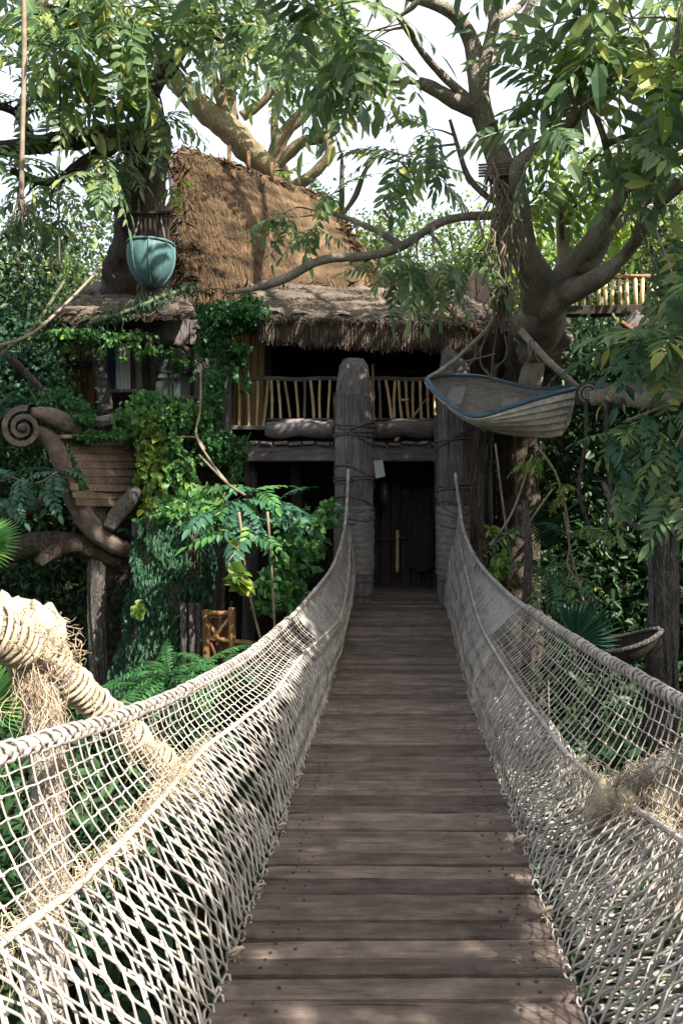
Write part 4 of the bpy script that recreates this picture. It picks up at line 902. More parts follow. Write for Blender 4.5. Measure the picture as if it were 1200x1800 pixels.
lt_regions = [
 (60, 60, 10.8, 80, 60, .6, 10, 7, .8, LT), (150, 110, 11.2, 70, 60, .6, 11, 7, .8, LT), (230, 60, 11.4, 70, 50, .6, 10, 7, .8, LT), (60, 170, 11, 60, 40, .6, 8, 7, .75, LT), (180, 190, 11.6, 70, 40, .6, 10, 7, .75, LT), (270, 160, 11.8, 50, 40, .5, 8, 7, .7, LT),
 (300, 215, 12.0, 40, 35, .4, 6, 7, .65, LT), (330, 60, 11.6, 50, 50, .5, 6, 7, .75, LT), (400, 30, 11.4, 50, 40, .5, 6, 7, .8, LT), (120, 290, 11.8, 80, 40, .5, 11, 7, .7, FT), (40, 330, 11.6, 50, 50, .5, 8, 7, .7, FT), (190, 300, 12.2, 40, 30, .4, 5, 7, .6, FT),
 (320, 310, 12.4, 22, 50, .2, 4, 6, .45, FB), (470, 60, 11.8, 50, 60, .5, 5, 7, .75, LT), (140, 30, 11, 120, 40, .6, 9, 7, .85, LT), (140, 360, 12.2, 70, 35, .4, 7, 6, .6, FT), (20, 240, 11, 40, 40, .4, 4, 6, .7, FT),
 (200, -160, 11, 320, 120, 1.2, 34, 7, 1.1, FT), (-140, 100, 10.8, 90, 220, 1, 16, 7, 1.0, FT), (430, -90, 11, 100, 60, .8, 10, 7, 1.0, FT),
]
ltree = limb_tree('canopy_tree', 'dark thick trunk rising through the wing roof behind the turquoise bowl', P(235, 1330, 14.4), lt_limbs, 'bark', lt_regions, rough=.3)

# limbs over the thatched ridge ----------------------------------
mt_limbs = [
 [(500, 900, 19.5, 40), (500, 500, 19.3, 36), (490, 330, 19, 34), (455, 285, 18.0, 30), (415, 240, 17.6, 30), (375, 205, 17.4, 27), (330, 165, 17.2, 24), (285, 110, 17, 20), (240, 60, 16.8, 16), (200, 0, 16.6, 12)],
 [(410, 235, 17.6, 22), (395, 190, 17.5, 17), (375, 140, 17.3, 13), (350, 95, 17.1, 11), (320, 60, 17, 8)],
 [(405, 215, 17.6, 17), (405, 140, 17.4, 13), (430, 80, 17.2, 10), (490, 20, 17, 8)],
 [(400, 190, 17.5, 12), (390, 100, 17.2, 9), (380, 20, 17, 7)],
 [(480, 320, 18.6, 22), (490, 250, 18.2, 17), (540, 190, 18, 13), (575, 130, 17.8, 9), (585, 60, 17.6, 7)],
 [(485, 290, 18.4, 16), (530, 250, 18.2, 12), (575, 240, 18, 10), (590, 200, 17.8, 8), (570, 150, 17.7, 7)],
 [(500, 340, 18.4, 16), (545, 310, 18, 12), (578, 270, 17.8, 11), (572, 230, 17.8, 10), (578, 170, 17.7, 8), (560, 110, 17.6, 6)],
 [(425, 205, 17.6, 12), (470, 170, 17.5, 9), (500, 120, 17.3, 7), (530, 60, 17.2, 6)],
 [(485, 265, 18.3, 11), (483, 200, 18.2, 8), (490, 140, 18, 6)],
]
mt_limbs = [[(x, y, d, r * .8) for x, y, d, r in l] for l in mt_limbs]
mtree = limb_tree('canopy_tree', 'sunlit pale limbs arching above the thatched ridge', P(500, 900, 19.5), mt_limbs, 'bark_pale',
 [(420, 60, 16.8, 90, 40, .8, 12, 7, .9, MIX), (540, 130, 17.4, 60, 60, .8, 8, 6, .8, FT), (470, 130, 17.8, 40, 40, .5, 4, 6, .7, FT), (300, 40, 16.6, 60, 40, .6, 7, 7, .9, MIX), (600, 60, 17.2, 40, 60, .6, 6, 6, .9, FT),
  (510, 330, 18.2, 30, 20, .3, 3, 6, .6, FB)], rough=.2)

# trees behind ---------------------------------------------------
def leaf_tree(name, label, px, d, zbase, ztop, rx, n, size, mat, bark='bark', group=None, rz=None, six=False, x=None, lean=0.0, clumps=None, cr=.22, shell=.45, cz=None, ry=None, keep=None):
    cx = P(px, 0, d).x if x is None else x; t = thing(name, label, 'tree', (cx, d, zbase), group)
    rz = rz or (ztop - zbase) * .36; c = np.array((cx + lean, d, cz if cz is not None else ztop - rz))
    pts, cl = blob_points(c, (rx, ry or rx, rz), n, shell, clumps=clumps, cr=cr); pts = pts[keep(pts)] if keep else pts; v, f = leaf_arrays(pts, size, six=six); 
    m = MB(); h = c[2] - zbase; sp = [(cx, d, zbase - .3), (cx + U(-.15, .15), d, zbase + h * .4), (cx + lean * (.15 if abs(lean) > 3 else .6), d, zbase + h * .8), (cx + lean, d, zbase + h * 1.05)]
    tp = [Vector(q) for q in spline(sp, 5)]; r0 = .06 + .028 * h; m.tube(tp, [r0 * (1.25 - i / (len(tp)) * .75) for i in range(len(tp))], 8, rough=.2); m.build('trunk', bark, t)
    for q in cl[:: max(1, len(cl) // (8 if keep else 26))]:
        a = tp[int(len(tp) * U(.5, .95))]; mid = a.lerp(Vector(q), .5) + V(0, 0, -.1 * h * U(0, 1)); pp = [Vector(s) for s in spline([tuple(a), tuple(mid), tuple(q)], 3)]
        m = MB(); m.tube(pp, [r0 * (.2 if keep else .45) * (1 - .8 * i / len(pp)) for i in range(len(pp))], 5); m.build('limb', bark, t)
    npmesh('crown', v, f, mat, t, kind='stuff'); return t
GB = 'trees beyond the treehouse'
leaf_tree('leafy_tree', 'sunlit small-leaved tree at the far left edge', 10, 20, 0, 8.2, 2.6, 17000, .12, 'leaf_back', group=GB, rz=3.3)
leaf_tree('leafy_tree', 'dense small-leaved tree between the left trunk and the frame edge', 130, 19, 0, 8.6, 2.1, 16000, .12, 'leaf_back', group=GB, rz=3.0)
leaf_tree('leafy_tree', 'pale airy tree showing just right of the thatched roof', 700, 24, 1.6, 11.0, 2.4, 9000, .17, 'leaf_back', group=GB, rz=3.2)
leaf_tree('leafy_tree', 'bushy tree behind the right trunk fork', 830, 22, 1.6, 9.6, 2.0, 9000, .16, 'leaf_back', group=GB, rz=2.8)
leaf_tree('leafy_tree', 'bright yellow-green tree behind the right branches', 1010, 20, 1.0, 10.2, 2.6, 12000, .18, 'leaf_bright', group=GB, rz=3.6)
leaf_tree('leafy_tree', 'leafy tree filling the gap at the right edge', 1190, 18, .5, 9.4, 2.3, 11000, .17, 'leaf_back', group=GB, rz=3.4)
leaf_tree('leafy_tree', 'feathery tree peeking over the thatched ridge', 540, 26, 1.6, 11.6, 2.3, 8000, .18, 'leaf_back', group=GB, rz=2.6)
leaf_tree('leafy_tree', 'dim tree rising behind the wing roof', 250, 24, 1.6, 11.0, 3.2, 11000, .2, 'leaf_dark', group=GB, rz=4.2)
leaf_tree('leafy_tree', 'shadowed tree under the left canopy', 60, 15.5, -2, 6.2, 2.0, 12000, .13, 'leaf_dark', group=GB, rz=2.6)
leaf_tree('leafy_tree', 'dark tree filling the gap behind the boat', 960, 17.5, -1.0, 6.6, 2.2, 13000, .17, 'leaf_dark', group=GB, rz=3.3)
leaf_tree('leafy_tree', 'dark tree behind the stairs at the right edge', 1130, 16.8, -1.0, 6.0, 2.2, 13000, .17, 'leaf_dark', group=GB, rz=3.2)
# dark thicket behind and under everything
def thicket(name, label, x0, x1, y0, y1, z0, z1, n, size, mat):
    k = max(10, n // 160); c = np.stack([nrg.uniform(x0, x1, k), nrg.uniform(y0, y1, k), nrg.uniform(z0, z1, k)], 1)
    p = c[nrg.integers(0, k, n)] + nrg.normal(0, 1, (n, 3)) * np.array([.45, .4, .35]); v, f = leaf_arrays(p, size, six=True)
    o = npmesh(name, v, f, mat, kind='stuff'); o['label'] = label; o['category'] = 'undergrowth'; return o
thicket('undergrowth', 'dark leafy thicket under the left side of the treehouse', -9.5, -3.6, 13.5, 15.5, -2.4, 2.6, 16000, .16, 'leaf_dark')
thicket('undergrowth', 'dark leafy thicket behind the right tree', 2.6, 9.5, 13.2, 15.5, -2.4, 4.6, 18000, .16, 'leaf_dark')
thicket('undergrowth', 'dark leaf screen added to black out the gap under the boat and right limbs', 2.3, 8.5, 11.9, 13.0, -2.4, 4.3, 24000, .15, 'leaf_dark')  # dense leaves added to close a gap that let light through
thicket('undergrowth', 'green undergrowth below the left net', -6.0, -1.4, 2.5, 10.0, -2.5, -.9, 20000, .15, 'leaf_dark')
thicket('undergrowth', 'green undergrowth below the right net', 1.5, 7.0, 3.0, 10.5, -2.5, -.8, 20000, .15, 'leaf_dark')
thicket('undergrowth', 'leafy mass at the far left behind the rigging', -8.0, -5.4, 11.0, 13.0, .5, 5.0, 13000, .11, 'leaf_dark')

# small trees and bare posts
def bare_post(label, pts, bark='bark_grey', rough=.3):
    p, r = pxline(pts, 6); t = thing('bare_trunk', label, 'trunk', p[0]); m = MB(); m.tube(p, r, 14, rough=rough); m.build('trunk', bark, t)
    m = MB()
    for k in range(7):                                  # bark ridges
        th = k / 7 * 6.28 + U(-.2, .2); q = [a + V(math.cos(th + .3 * math.sin(i * .4)), math.sin(th), 0) * (rr * .97) for i, (a, rr) in enumerate(zip(p, r))]; m.tube(q, [rr * U(.16, .26) for rr in r], 5, rough=.3)
    m.build('bark_ridge', bark, t); return t
bare_post('slim grey trunk standing in the dark left of the mossy trunk', [(176, 1290, 9.9, 17), (173, 1150, 9.9, 14), (171, 1050, 9.9, 13), (170, 950, 9.9, 14), (172, 880, 10.3, 12)])
bare_post('furrowed grey trunk at the right, beyond the net', [(1163, 1330, 7.8, 29), (1163, 1150, 7.8, 24), (1166, 1020, 7.8, 25), (1160, 900, 7.8, 27), (1150, 840, 7.9, 24)])
bare_post('thin pale stem under the hanging vines', [(926, 1300, 9.0, 8), (925, 1080, 9.0, 7), (928, 960, 9.0, 7), (920, 880, 9.1, 5)])
bare_post('slender dark trunk right of the boat post', [(845, 1260, 10.8, 14), (842, 1000, 10.8, 12), (838, 860, 10.8, 11), (850, 700, 10.8, 10)], 'bark')
# unseen trees added outside the frame to throw shade into the scene
GS = 'unseen trees added for shade'
leaf_tree('leafy_tree', 'unseen low tree added on the right, crown cut to shade the deck', 0, 2.4, -1.5, 6.0, 1.35, 22000, .2, 'leaf_tree', x=4.4, group=GS, rz=1.25, ry=3.75, cz=5.75, shell=.2, keep=lambda p: (p[:, 2] > 1.25 * (p[:, 0] - .48)) & (p[:, 2] < 1.25 * (p[:, 0] + .95)))  # crown clipped along the sun rays: deck shaded, both nets lit
leaf_tree('leafy_tree', 'unseen tall tree added on the right to shade the far deck', 0, 6.0, -2, 9, 1.3, 16000, .24, 'leaf_tree', x=4.7, group=GS, rz=1.7, ry=2.9, cz=6.2)
leaf_tree('leafy_tree', 'unseen leaning tree added overhead to shade the prow and left side', 0, 5.2, -2, 10, 3.0, 17000, .24, 'leaf_tree', x=-6.0, lean=5.0, group=GS, rz=1.0, ry=1.7, cz=8.6)
# the jungle goes on beside and behind the viewer
for (x_, y_, zt, rx_, lab) in ((-6.0, -6.5, 8.0, 3.0, 'leafy tree behind the viewer on the left bank'), (1.0, -9.5, 8.5, 3.4, 'leafy tree behind the viewer in line with the bridge'),
                               (9.0, -7.5, 7.0, 3.0, 'leafy tree behind the viewer on the right bank'), (10.5, 2.5, 6.6, 2.6, 'squat tree far off to the right of the bridge'), (9.6, 8.6, 7.5, 2.4, 'tree off the right edge beyond the stairs')):
    leaf_tree('leafy_tree', lab, 0, y_, ground_z(x_, y_), zt, rx_, 8000, .27, 'leaf_tree', x=x_, group='trees round the viewpoint', rz=(zt + 1.5) * .42)

# ---------------------------------------------------------------- ship's prow on the left
prow = thing('ship_prow', 'carved wooden ship prow with scroll figurehead and planked hull, hung with ivy', 'boat', P(190, 960, 10))
p, r = pxline([(50, 758, 9.5, 16), (85, 770, 9.5, 17), (108, 810, 9.5, 18), (128, 870, 9.55, 19), (152, 915, 9.6, 20), (180, 945, 9.7, 19), (215, 965, 9.9, 16), (250, 972, 10.2, 12)], 8)
m = MB(); m.tube(p, [q * .88 for q in r], 10, rough=.08); m.build('stem', 'scroll', prow)
# scroll: a ribbon rolled into a volute
m = MB(); A = []; ns = 70
for i in range(ns):
    t = i / (ns - 1); th = math.pi * .42 + t * 4.2 * math.pi; ra = 33 * (1 - t) + 8; th2 = 10.5 - 3 * t
    for (q, dd) in ((ra, 9.28 - .1 * t), (ra, 9.62), (ra - th2, 9.62), (ra - th2, 9.28 - .1 * t)): A.append(P(40 + q * math.cos(th), 752 - q * math.sin(th), dd))
m.add(A, [(i * 4 + a_, i * 4 + (a_ + 1) % 4, (i + 1) * 4 + (a_ + 1) % 4, (i + 1) * 4 + a_) for i in range(ns - 1) for a_ in range(4)] + [(0, 1, 2, 3)]); m.build('scroll', 'scroll', prow, smooth=False)
m = MB(); m.tube([P(40, 752, 9.12), P(40, 752, 9.16), P(40, 752, 9.6)], [.03, .05, .06], 14); m.build('scroll_boss', 'scroll', prow)
p, r = pxline([(55, 724, 9.4, 8), (85, 730, 9.5, 15), (110, 742, 9.6, 17), (135, 756, 9.9, 12)], 6); m = MB(); m.tube(p, r, 10); m.build('headrail', 'scroll', prow)
# hull planks: each a strake from stem to side
for k in range(9):
    y0 = 770 + k * 13.2; x0 = float(np.interp(y0, [770, 810, 870, 900], [90, 110, 130, 145])); m = MB(); A = []
    for i in range(9):
        t = i / 8; xa = x0 + (238 + (k > 6) * -8 - x0) * t; d = 9.62 + 1.1 * t - .5 * (1 - t) ** 2 * (k / 9)
        yt = y0 + 2 * math.sin(t * 2.5); A += [P(xa, yt, d), P(xa + 1, yt + 12.3, d - .035), P(xa + 1, yt + 12.3, d + .05), P(xa, yt, d + .05)]
    m.add(A, [(i * 4 + a, i * 4 + (a + 1) % 4, (i + 1) * 4 + (a + 1) % 4, (i + 1) * 4 + a) for i in range(8) for a in range(4)]); m.build('strake', 'hull_wood', prow, smooth=False)
for k in range(9):
    y0 = 770 + k * 13.2; m = MB(); m.beam(P(238 - (k > 6) * 8, y0 + 6, 10.75), P(430 - k * 8, y0 + 8, 11.4), .05, .10, .006); m.build('strake', 'dark_wood', prow, smooth=False)
m = MB(); m.beam(P(105, 768, 9.6), P(300, 764, 10.9), .12, .05); m.build('gunwale', 'hull_wood', prow, smooth=False)
p, r = pxline([(190, 930, 9.6, 10), (196, 919, 9.65, 13), (208, 903, 9.7, 15), (222, 885, 9.8, 15), (240, 862, 10, 9)], 6); m = MB(); m.tube(p, r, 10, rough=.1); m.build('knee', 'bark_grey', prow)
p, r = pxline([(250, 968, 10.3, 16), (270, 930, 10.4, 18), (290, 880, 10.5, 16), (290, 850, 10.7, 14)], 6); m = MB(); m.tube(p, r, 9, rough=.15); m.build('knee', 'bark', prow)
p, r = pxline([(300, 960, 10.3, 14), (320, 925, 10.4, 16), (345, 880, 10.5, 15)], 6); m = MB(); m.tube(p, r, 9, rough=.15); m.build('knee', 'bark', prow)
m = MB(); m.beam(P(235, 930, 10.4), P(420, 925, 11.2), .2, .22); m.build('keel_beam', 'wood_beam', prow, smooth=False)
m = MB(); m.beam(P(150, 745, 10.2), P(240, 730, 11.5), .5, .08); m.build('deck_plank', 'wood_beam', prow, smooth=False)
# logs jutting beneath, given darker bark in place of shade
for (lab, pts) in (('blunt dark log jutting out at the left edge under the prow', [(-60, 985, 9.4, 22), (20, 965, 9.5, 23), (90, 955, 9.6, 22), (160, 965, 9.8, 18), (210, 990, 10, 14)]),
                   ('short broken log stub below the prow', [(140, 958, 9.6, 13), (105, 966, 9.45, 13), (82, 978, 9.35, 12), (68, 992, 9.3, 9)]),
                   ('mossy limb bracing the left edge above the dark logs', [(-40, 930, 9.6, 12), (40, 900, 9.6, 14), (100, 872, 9.6, 11), (130, 860, 9.7, 8)])):
    p, r = pxline(pts, 7); t = thing('log', lab, 'log', p[0]); m = MB(); m.tube(p, r, 12, rough=.12); m.build('limb', 'bark', t)

# ---------------------------------------------------------------- hanging rowing boat
boat = thing('rowing_boat', 'small old rowing boat with blue rim hanging tilted beside the right post', 'boat', P(880, 768, 9.8))
near = spline([tuple(P(750, 668, 10.0)), tuple(P(765, 690, 9.75)), tuple(P(797, 715, 9.5)), tuple(P(834, 734, 9.33)), tuple(P(890, 719, 9.35)), tuple(P(950, 700, 9.48)), tuple(P(1009, 685, 9.7))], 5)
far = spline([tuple(P(750, 668, 10.02)), tuple(P(775, 662, 10.35)), tuple(P(815, 662, 10.6)), tuple(P(855, 666, 10.7)), tuple(P(895, 676, 10.65)), tuple(P(950, 686, 10.45)), tuple(P(1014, 680, 10.2))], 5)
keel = spline([tuple(P(754, 678, 10.0)), tuple(P(775, 704, 9.95)), tuple(P(812, 734, 9.85)), tuple(P(852, 753, 9.82)), tuple(P(905, 764, 9.85)), tuple(P(960, 768, 9.9)), tuple(P(984, 764, 9.94))], 5)
near, far, keel = [[Vector(q) for q in l] for l in (near, far, keel)]; nb = len(near)
def hull_pt(g, i, v, bulge):
    a, b = g[i], keel[i]; q = a.lerp(b, v); mid = (near[i] + far[i]) / 2; o = (a - mid); o.z = 0
    return q + o * bulge * math.sin(math.pi * min(1, v * .95)) * .9
for gi, g in enumerate((near, far)):
    for k in range(6):
        v0, v1 = k / 6, (k + 1) / 6; m = MB(); A = []
        for i in range(nb):
            a, b = hull_pt(g, i, v0, .24), hull_pt(g, i, v1, .24); o = (g[i] - keel[i]); o = V(o.x, o.y, 0); o = o.normalized() if o.length > 1e-4 else V(0, -1, 0)
            A += [a, b + o * .042 - V(0, 0, .012), b - o * .008 - V(0, 0, .012), a - o * .02]
        m.add(A, [(i * 4 + a, i * 4 + (a + 1) % 4, (i + 1) * 4 + (a + 1) % 4, (i + 1) * 4 + a) for i in range(nb - 1) for a in range(4)]); m.build('strake', 'boat_white' if gi == 0 else 'boat_inside', boat, smooth=False)
for g in (near, far):
    m = MB(); m.tube([q + V(0, 0, .012) for q in g], .040, 4, flat=.8); m.build('gunwale', 'boat_blue', boat)
m = MB(); m.tube(keel, .028, 6); m.build('keel', 'boat_inside', boat)
for i in (9, 20):
    a, b = near[i].lerp(keel[i], .28), far[i].lerp(keel[i], .28); m = MB(); m.beam(a.lerp(b, .06), a.lerp(b, .94), .22, .035, .008); m.build('thwart', 'boat_inside', boat, smooth=False)
m = MB(); m.tube([P(1009, 682, 9.7), P(1006, 710, 9.74), P(998, 742, 9.84), P(984, 766, 9.94)], .026, 7); m.build('stem_post', 'boat_white', boat)
m = MB(); A = [near[-1], near[-1].lerp(keel[-1], .5) + V(.06, -.05, 0), keel[-1], far[-1].lerp(keel[-1], .5) + V(.06, .08, 0), far[-1]]; m.add(A + [q + V(.03, 0, 0) for q in A], [(0, 1, 2, 3, 4), (9, 8, 7, 6, 5), (0, 4, 9, 5)]); m.build('transom', 'boat_white', boat, smooth=False)
m = MB(); m.tube([P(834, 733, 9.36), P(842, 747, 9.55), P(852, 757, 9.8)], .02, 6); m.build('stem_post', 'boat_white', boat)
# the rope it hangs from
hang = thing('hanging_rope', 'twisted rope and sling holding up the boat, frayed at the knot', 'rope', P(880, 548, 9.6))
m = MB()
for s in range(3):
    pts = []; path = spline([tuple(P(872, 280, 9.0)), tuple(P(880, 340, 8.9)), tuple(P(872, 400, 8.95)), tuple(P(880, 450, 9.0)), tuple(P(886, 500, 9.2)), tuple(P(880, 548, 9.6))], 14)
    for i, q in enumerate(path): pts.append(Vector(q) + V(math.cos(i * .45 + s * 2.1) * .035, math.sin(i * .45 + s * 2.1) * .035, 0))
    m.tube(pts, .022, 5)
m.build('main_rope', 'vine', hang)
m = MB(); m.tube([P(880, 546, 9.6), P(850, 585, 9.75), P(800, 632, 9.9), P(768, 655, 9.97), P(752, 664, 10.0)], .026, 6); m.build('sling_rope', 'rope', hang)
m = MB(); m.tube([P(880, 546, 9.6), P(915, 583, 9.68)], .02, 6); m.tube([P(913, 580, 9.68), P(960, 632, 9.78), P(1012, 680, 9.88)], .044, 7); m.build('sling_rope', 'rope', hang)
m = MB()
for (x, y, n, L) in ((878, 535, 30, .3), (885, 510, 20, .25), (930, 605, 10, .22), (880, 300, 16, .3), (868, 300, 14, .4)): shag(m, P(x, y, 9.5 if y > 450 else 9.0), n, L, .011, .5, .9, .35, .07)
m.build('frayed_end', 'vine', hang, kind='stuff')
for pts in ([(878, 550, 9.7), (850, 600, 10.0), (845, 640, 10.1), (870, 672, 10.3)], [(880, 550, 9.7), (868, 610, 10.1), (862, 672, 10.3)], [(878, 552, 9.7), (890, 620, 10.0), (868, 650, 10.3)], [(800, 640, 9.9), (870, 622, 10.0)], [(760, 660, 10), (820, 645, 10.2), (868, 570, 9.9)]):
    m = MB(); m.tube([Vector(q) for q in spline([tuple(P(*a)) for a in pts], 5)], .012, 5); m.build('loose_cord', 'vine', hang)
# carved drum-like log end right of the boat
t = thing('log', 'carved round log end with rings beside the boat bow', 'log', P(1060, 720, 9.8))
pa, pb = P(1034, 692, 9.45), P(1085, 700, 10.6); ax = (pb - pa).normalized(); m = MB()
m.tube([pa - ax * .02, pa, pa.lerp(pb, .3), pb], [.135, .165, .17, .17], 16, rough=.1); m.build('limb', 'bark_grey', t)
for r0 in (.10, .055, .02):
    a = ax.orthogonal().normalized(); b = ax.cross(a); m = MB(); m.tube([pa - ax * .025 + (a * math.cos(h) + b * math.sin(h)) * r0 for h in np.linspace(0, 6.283, 20)], .014, 6); m.build('ring', 'bark_smooth', t)

# ---------------------------------------------------------------- turquoise bowl on its stand
bowl = thing('hanging_bowl', 'turquoise ribbed bowl fixed to the dark trunk above the wing roof', 'bowl', P(265, 548, 12.2))
c = P(266, 430, 11.9); k = 10.5 / F; m = MB(); n = 40; prof = [(38, 2), (42, 0), (44, -6), (45, -20), (43, -38), (38, -54), (30, -68), (20, -78), (9, -86)]
vs = []
for (rr_, zz) in prof:
    for i in range(n):
        th = 2 * math.pi * i / n; q = rr_ * (1 + .035 * abs(math.sin(th * 4)) * (1 if zz < 0 else .3)); vs.append((c.x + q * k * math.cos(th), c.y + q * k * math.sin(th), c.z + zz * k))
m.add(vs, [(i * n + j, i * n + (j + 1) % n, (i + 1) * n + (j + 1) % n, (i + 1) * n + j) for i in range(len(prof) - 1) for j in range(n)] + [tuple(range(n))]); m.build('basin', 'bowl_blue', bowl)
for i in range(8):
    th = i * math.pi / 4 + .2; m = MB(); m.tube([V(c.x + rr_ * 1.0 * k * math.cos(th), c.y + rr_ * 1.0 * k * math.sin(th), c.z + zz * k) for rr_, zz in prof[1:]], .022, 6); m.build('rib', 'bowl_blue', bowl)
m = MB(); m.tube([V(c.x + 44 * k * math.cos(h), c.y + 44 * k * math.sin(h), c.z) for h in np.linspace(0, 6.283, 40)], .022, 6); m.build('rim', 'bowl_blue', bowl)
m = MB(); m.tube([P(266, 500, 11.95), P(267, 515, 12.1), P(268, 530, 12.3), P(268, 548, 12.5)], [.10, .16, .24, .30], 14, rough=.3); m.build('pedestal', 'bark_grey', bowl)
for (x0, x1) in ((232, 244), (292, 284)):
    m = MB(); m.tube([P(x0, 428, 11.8), P(x1, 390, 12.1), P(x1, 350, 12.3)], .015, 5); m.build('chain', 'rope_dark', bowl)
# iron cage above it on the trunk
cage = thing('lantern_cage', 'dark slatted cage on the trunk just above the turquoise bowl', 'lantern', P(262, 425, 12.2))
for i in range(9):
    x = 232 + i * 8; m = MB(); m.beam(P(x, 425, 12.15), P(x, 372, 12.15), .03, .03, .005); m.build('bar', 'dark_wood', cage, smooth=False)
for y in (374, 424):
    m = MB(); m.beam(P(226, y, 12.12), P(302, y, 12.12), .05, .05, .008); m.build('hoop', 'dark_wood', cage, smooth=False)

# ---------------------------------------------------------------- small signs and things
s = thing('hanging_tag', 'blank pale card hanging from the floor beam beside the left post', 'sign', P(667, 840, 12.0)); m = MB()
a = [P(656, 810, 12.0), P(672, 808, 12.02), P(677, 837, 12.02), P(660, 841, 12.0)]; m.add(a + [q + V(0, .012, 0) for q in a], [(3, 2, 1, 0), (4, 5, 6, 7), (0, 1, 5, 4), (1, 2, 6, 5), (2, 3, 7, 6), (3, 0, 4, 7)]); m.build('card', 'paper', s, smooth=False)
m = MB(); m.tube([P(664, 809, 12.0), P(660, 785, 12.1)], .008, 4); m.build('string', 'rope_dark', s)
s = thing('lantern', 'small dim glass lantern hanging in the dark passage', 'lantern', P(675, 885, 12.9)); m = MB()
c = P(675, 868, 12.9); pr = [(.03, .17), (.085, .13), (.09, -.12), (.05, -.16)]; vs = [(c.x + q * math.cos(i * .785), c.y + q * math.sin(i * .785), c.z + z) for q, z in pr for i in range(8)]
m.add(vs, [(i * 8 + j, i * 8 + (j + 1) % 8, (i + 1) * 8 + (j + 1) % 8, (i + 1) * 8 + j) for i in range(3) for j in range(8)] + [tuple(range(8)), tuple(24 + j for j in range(8))]); m.build('glass', 'dull_glass', s)
m = MB(); m.tube([c + V(0, 0, .17), c + V(0, 0, .5)], .008, 4); m.build('hook', 'rope_dark', s)
# bamboo gate with crossed struts
gate = thing('bamboo_gate', 'small bamboo frame with crossed struts below the house, left of the bridge', 'gate', P(400, 1160, 9.2))
for (nm, a, b, r_) in (('rail', (356, 1078), (410, 1078), .032), ('post', (362, 1072), (362, 1170), .045), ('post', (408, 1068), (408, 1160), .045), ('strut', (358, 1082), (384, 1122), .022), ('strut', (408, 1082), (370, 1128), .022), ('rail', (366, 1122), (450, 1132), .032), ('strut', (368, 1125), (380, 1155), .018)):
    A, B = P(*a, 9.2), P(*b, 9.2); m = MB(); m.tube([A.lerp(B, i / 8) for i in range(9)], [r_ * (1.12 if i % 3 == 1 else 1) for i in range(9)], 7); m.build(nm, 'bamboo_old', gate)
for i in range(4): m = MB(); m.beam(P(366 + i * 11, 1158, 9.3), P(366 + i * 11, 1084, 9.3), .065, .03, .006); m.build('panel_board', 'brown_wood', gate, smooth=False)
# canoe-like trough on the right; its dark shell colour stands in for shade
t = thing('dugout_trough', 'curved dugout trough coloured dark for the shade beyond the right net', 'trough', P(1090, 1145, 7.4)); m = MB(); A = []; nn = 14
for i in range(nn + 1):
    u = i / nn; w = math.sin(math.pi * min(1, .06 + u * .92)) ** .6; cx, cy = 1010 + 150 * u, 1140 - 34 * u * u
    for j in range(7):
        h = math.pi * j / 6; A.append(P(cx, cy, 7.4 - .35 * u) + V(0, -math.cos(h) * .26 * w, -math.sin(h) * .22 * w))
m.add(A, [(i * 7 + j, i * 7 + j + 1, (i + 1) * 7 + j + 1, (i + 1) * 7 + j) for i in range(nn) for j in range(6)]); m.build('shell', 'dark_wood', t)
for s_ in (0, 6):
    m = MB(); m.tube([A[i * 7 + s_] for i in range(nn + 1)], .022, 5); m.build('rim', 'bark_grey', t)

# ---------------------------------------------------------------- ivy and plants
def ivy_mass(name, label, blobs, mat, parent=None, cat='ivy', size=.05, hang=None, base=None, group=None):
    """blobs (px,py,d,rx px,ry px,rd m,leaves); hang: strands (px,py,d,length px,leaves)"""
    t = thing(name, label, cat, base if base is not None else P(blobs[0][0], blobs[0][1] + blobs[0][4], blobs[0][2]), group)
    V_, F_ = [], []; o = 0
    for (px, py, d, rx, ry, rd, n) in blobs:
        pts, cl = blob_points(P(px, py, d), (rx * d / F, rd, ry * d / F), n, .35, cr=.26, clumps=max(8, n // 60)); v, f = leaf_arrays(pts, size, six=True, wid=.75, drop=.5, up=.3); V_.append(v); F_.append(f + o); o += len(v)
    st = MB()
    for (px, py, d, L, n) in (hang or []):
        a = P(px, py, d); q = [a]; 
        for i in range(10): q.append(q[-1] + V(U(-.03, .03), U(-.03, .03), -L * d / F / 10))
        st.tube(q, .006, 4); ps = np.array([tuple(q[int(k)].lerp(q[int(k) + 1], k % 1)) for k in nrg.uniform(0, 9.99, n)]) + nrg.normal(0, .022, (n, 3))
        v, f = leaf_arrays(ps, size * 1.25, six=True, wid=.85, drop=.9, up=.2); V_.append(v); F_.append(f + o); o += len(v)
    if st.v: st.build('stem', 'vine', t)
    npmesh('leaves', np.concatenate(V_), np.concatenate(F_), mat, t, kind='stuff'); return t
ivy_mass('ivy', 'thick round bush of ivy on the prow below the arched window', [(275, 728, 10.6, 50, 38, .45, 1700), (310, 720, 10.9, 38, 26, .4, 800), (240, 742, 10.4, 34, 34, .35, 900), (330, 740, 10.9, 40, 40, .35, 1000)], 'ivy', size=.065)
ivy_mass('ivy', 'hanging yellow-green vine trailing down the middle of the prow', [(262, 780, 10.2, 22, 40, .2, 500), (258, 740, 10.2, 22, 22, .2, 300)], 'ivy_yellow', size=.075, hang=[(250 + i * 5 + U(-3, 3), 770 + U(-20, 20), 10.15, U(80, 170), 55) for i in range(7)])
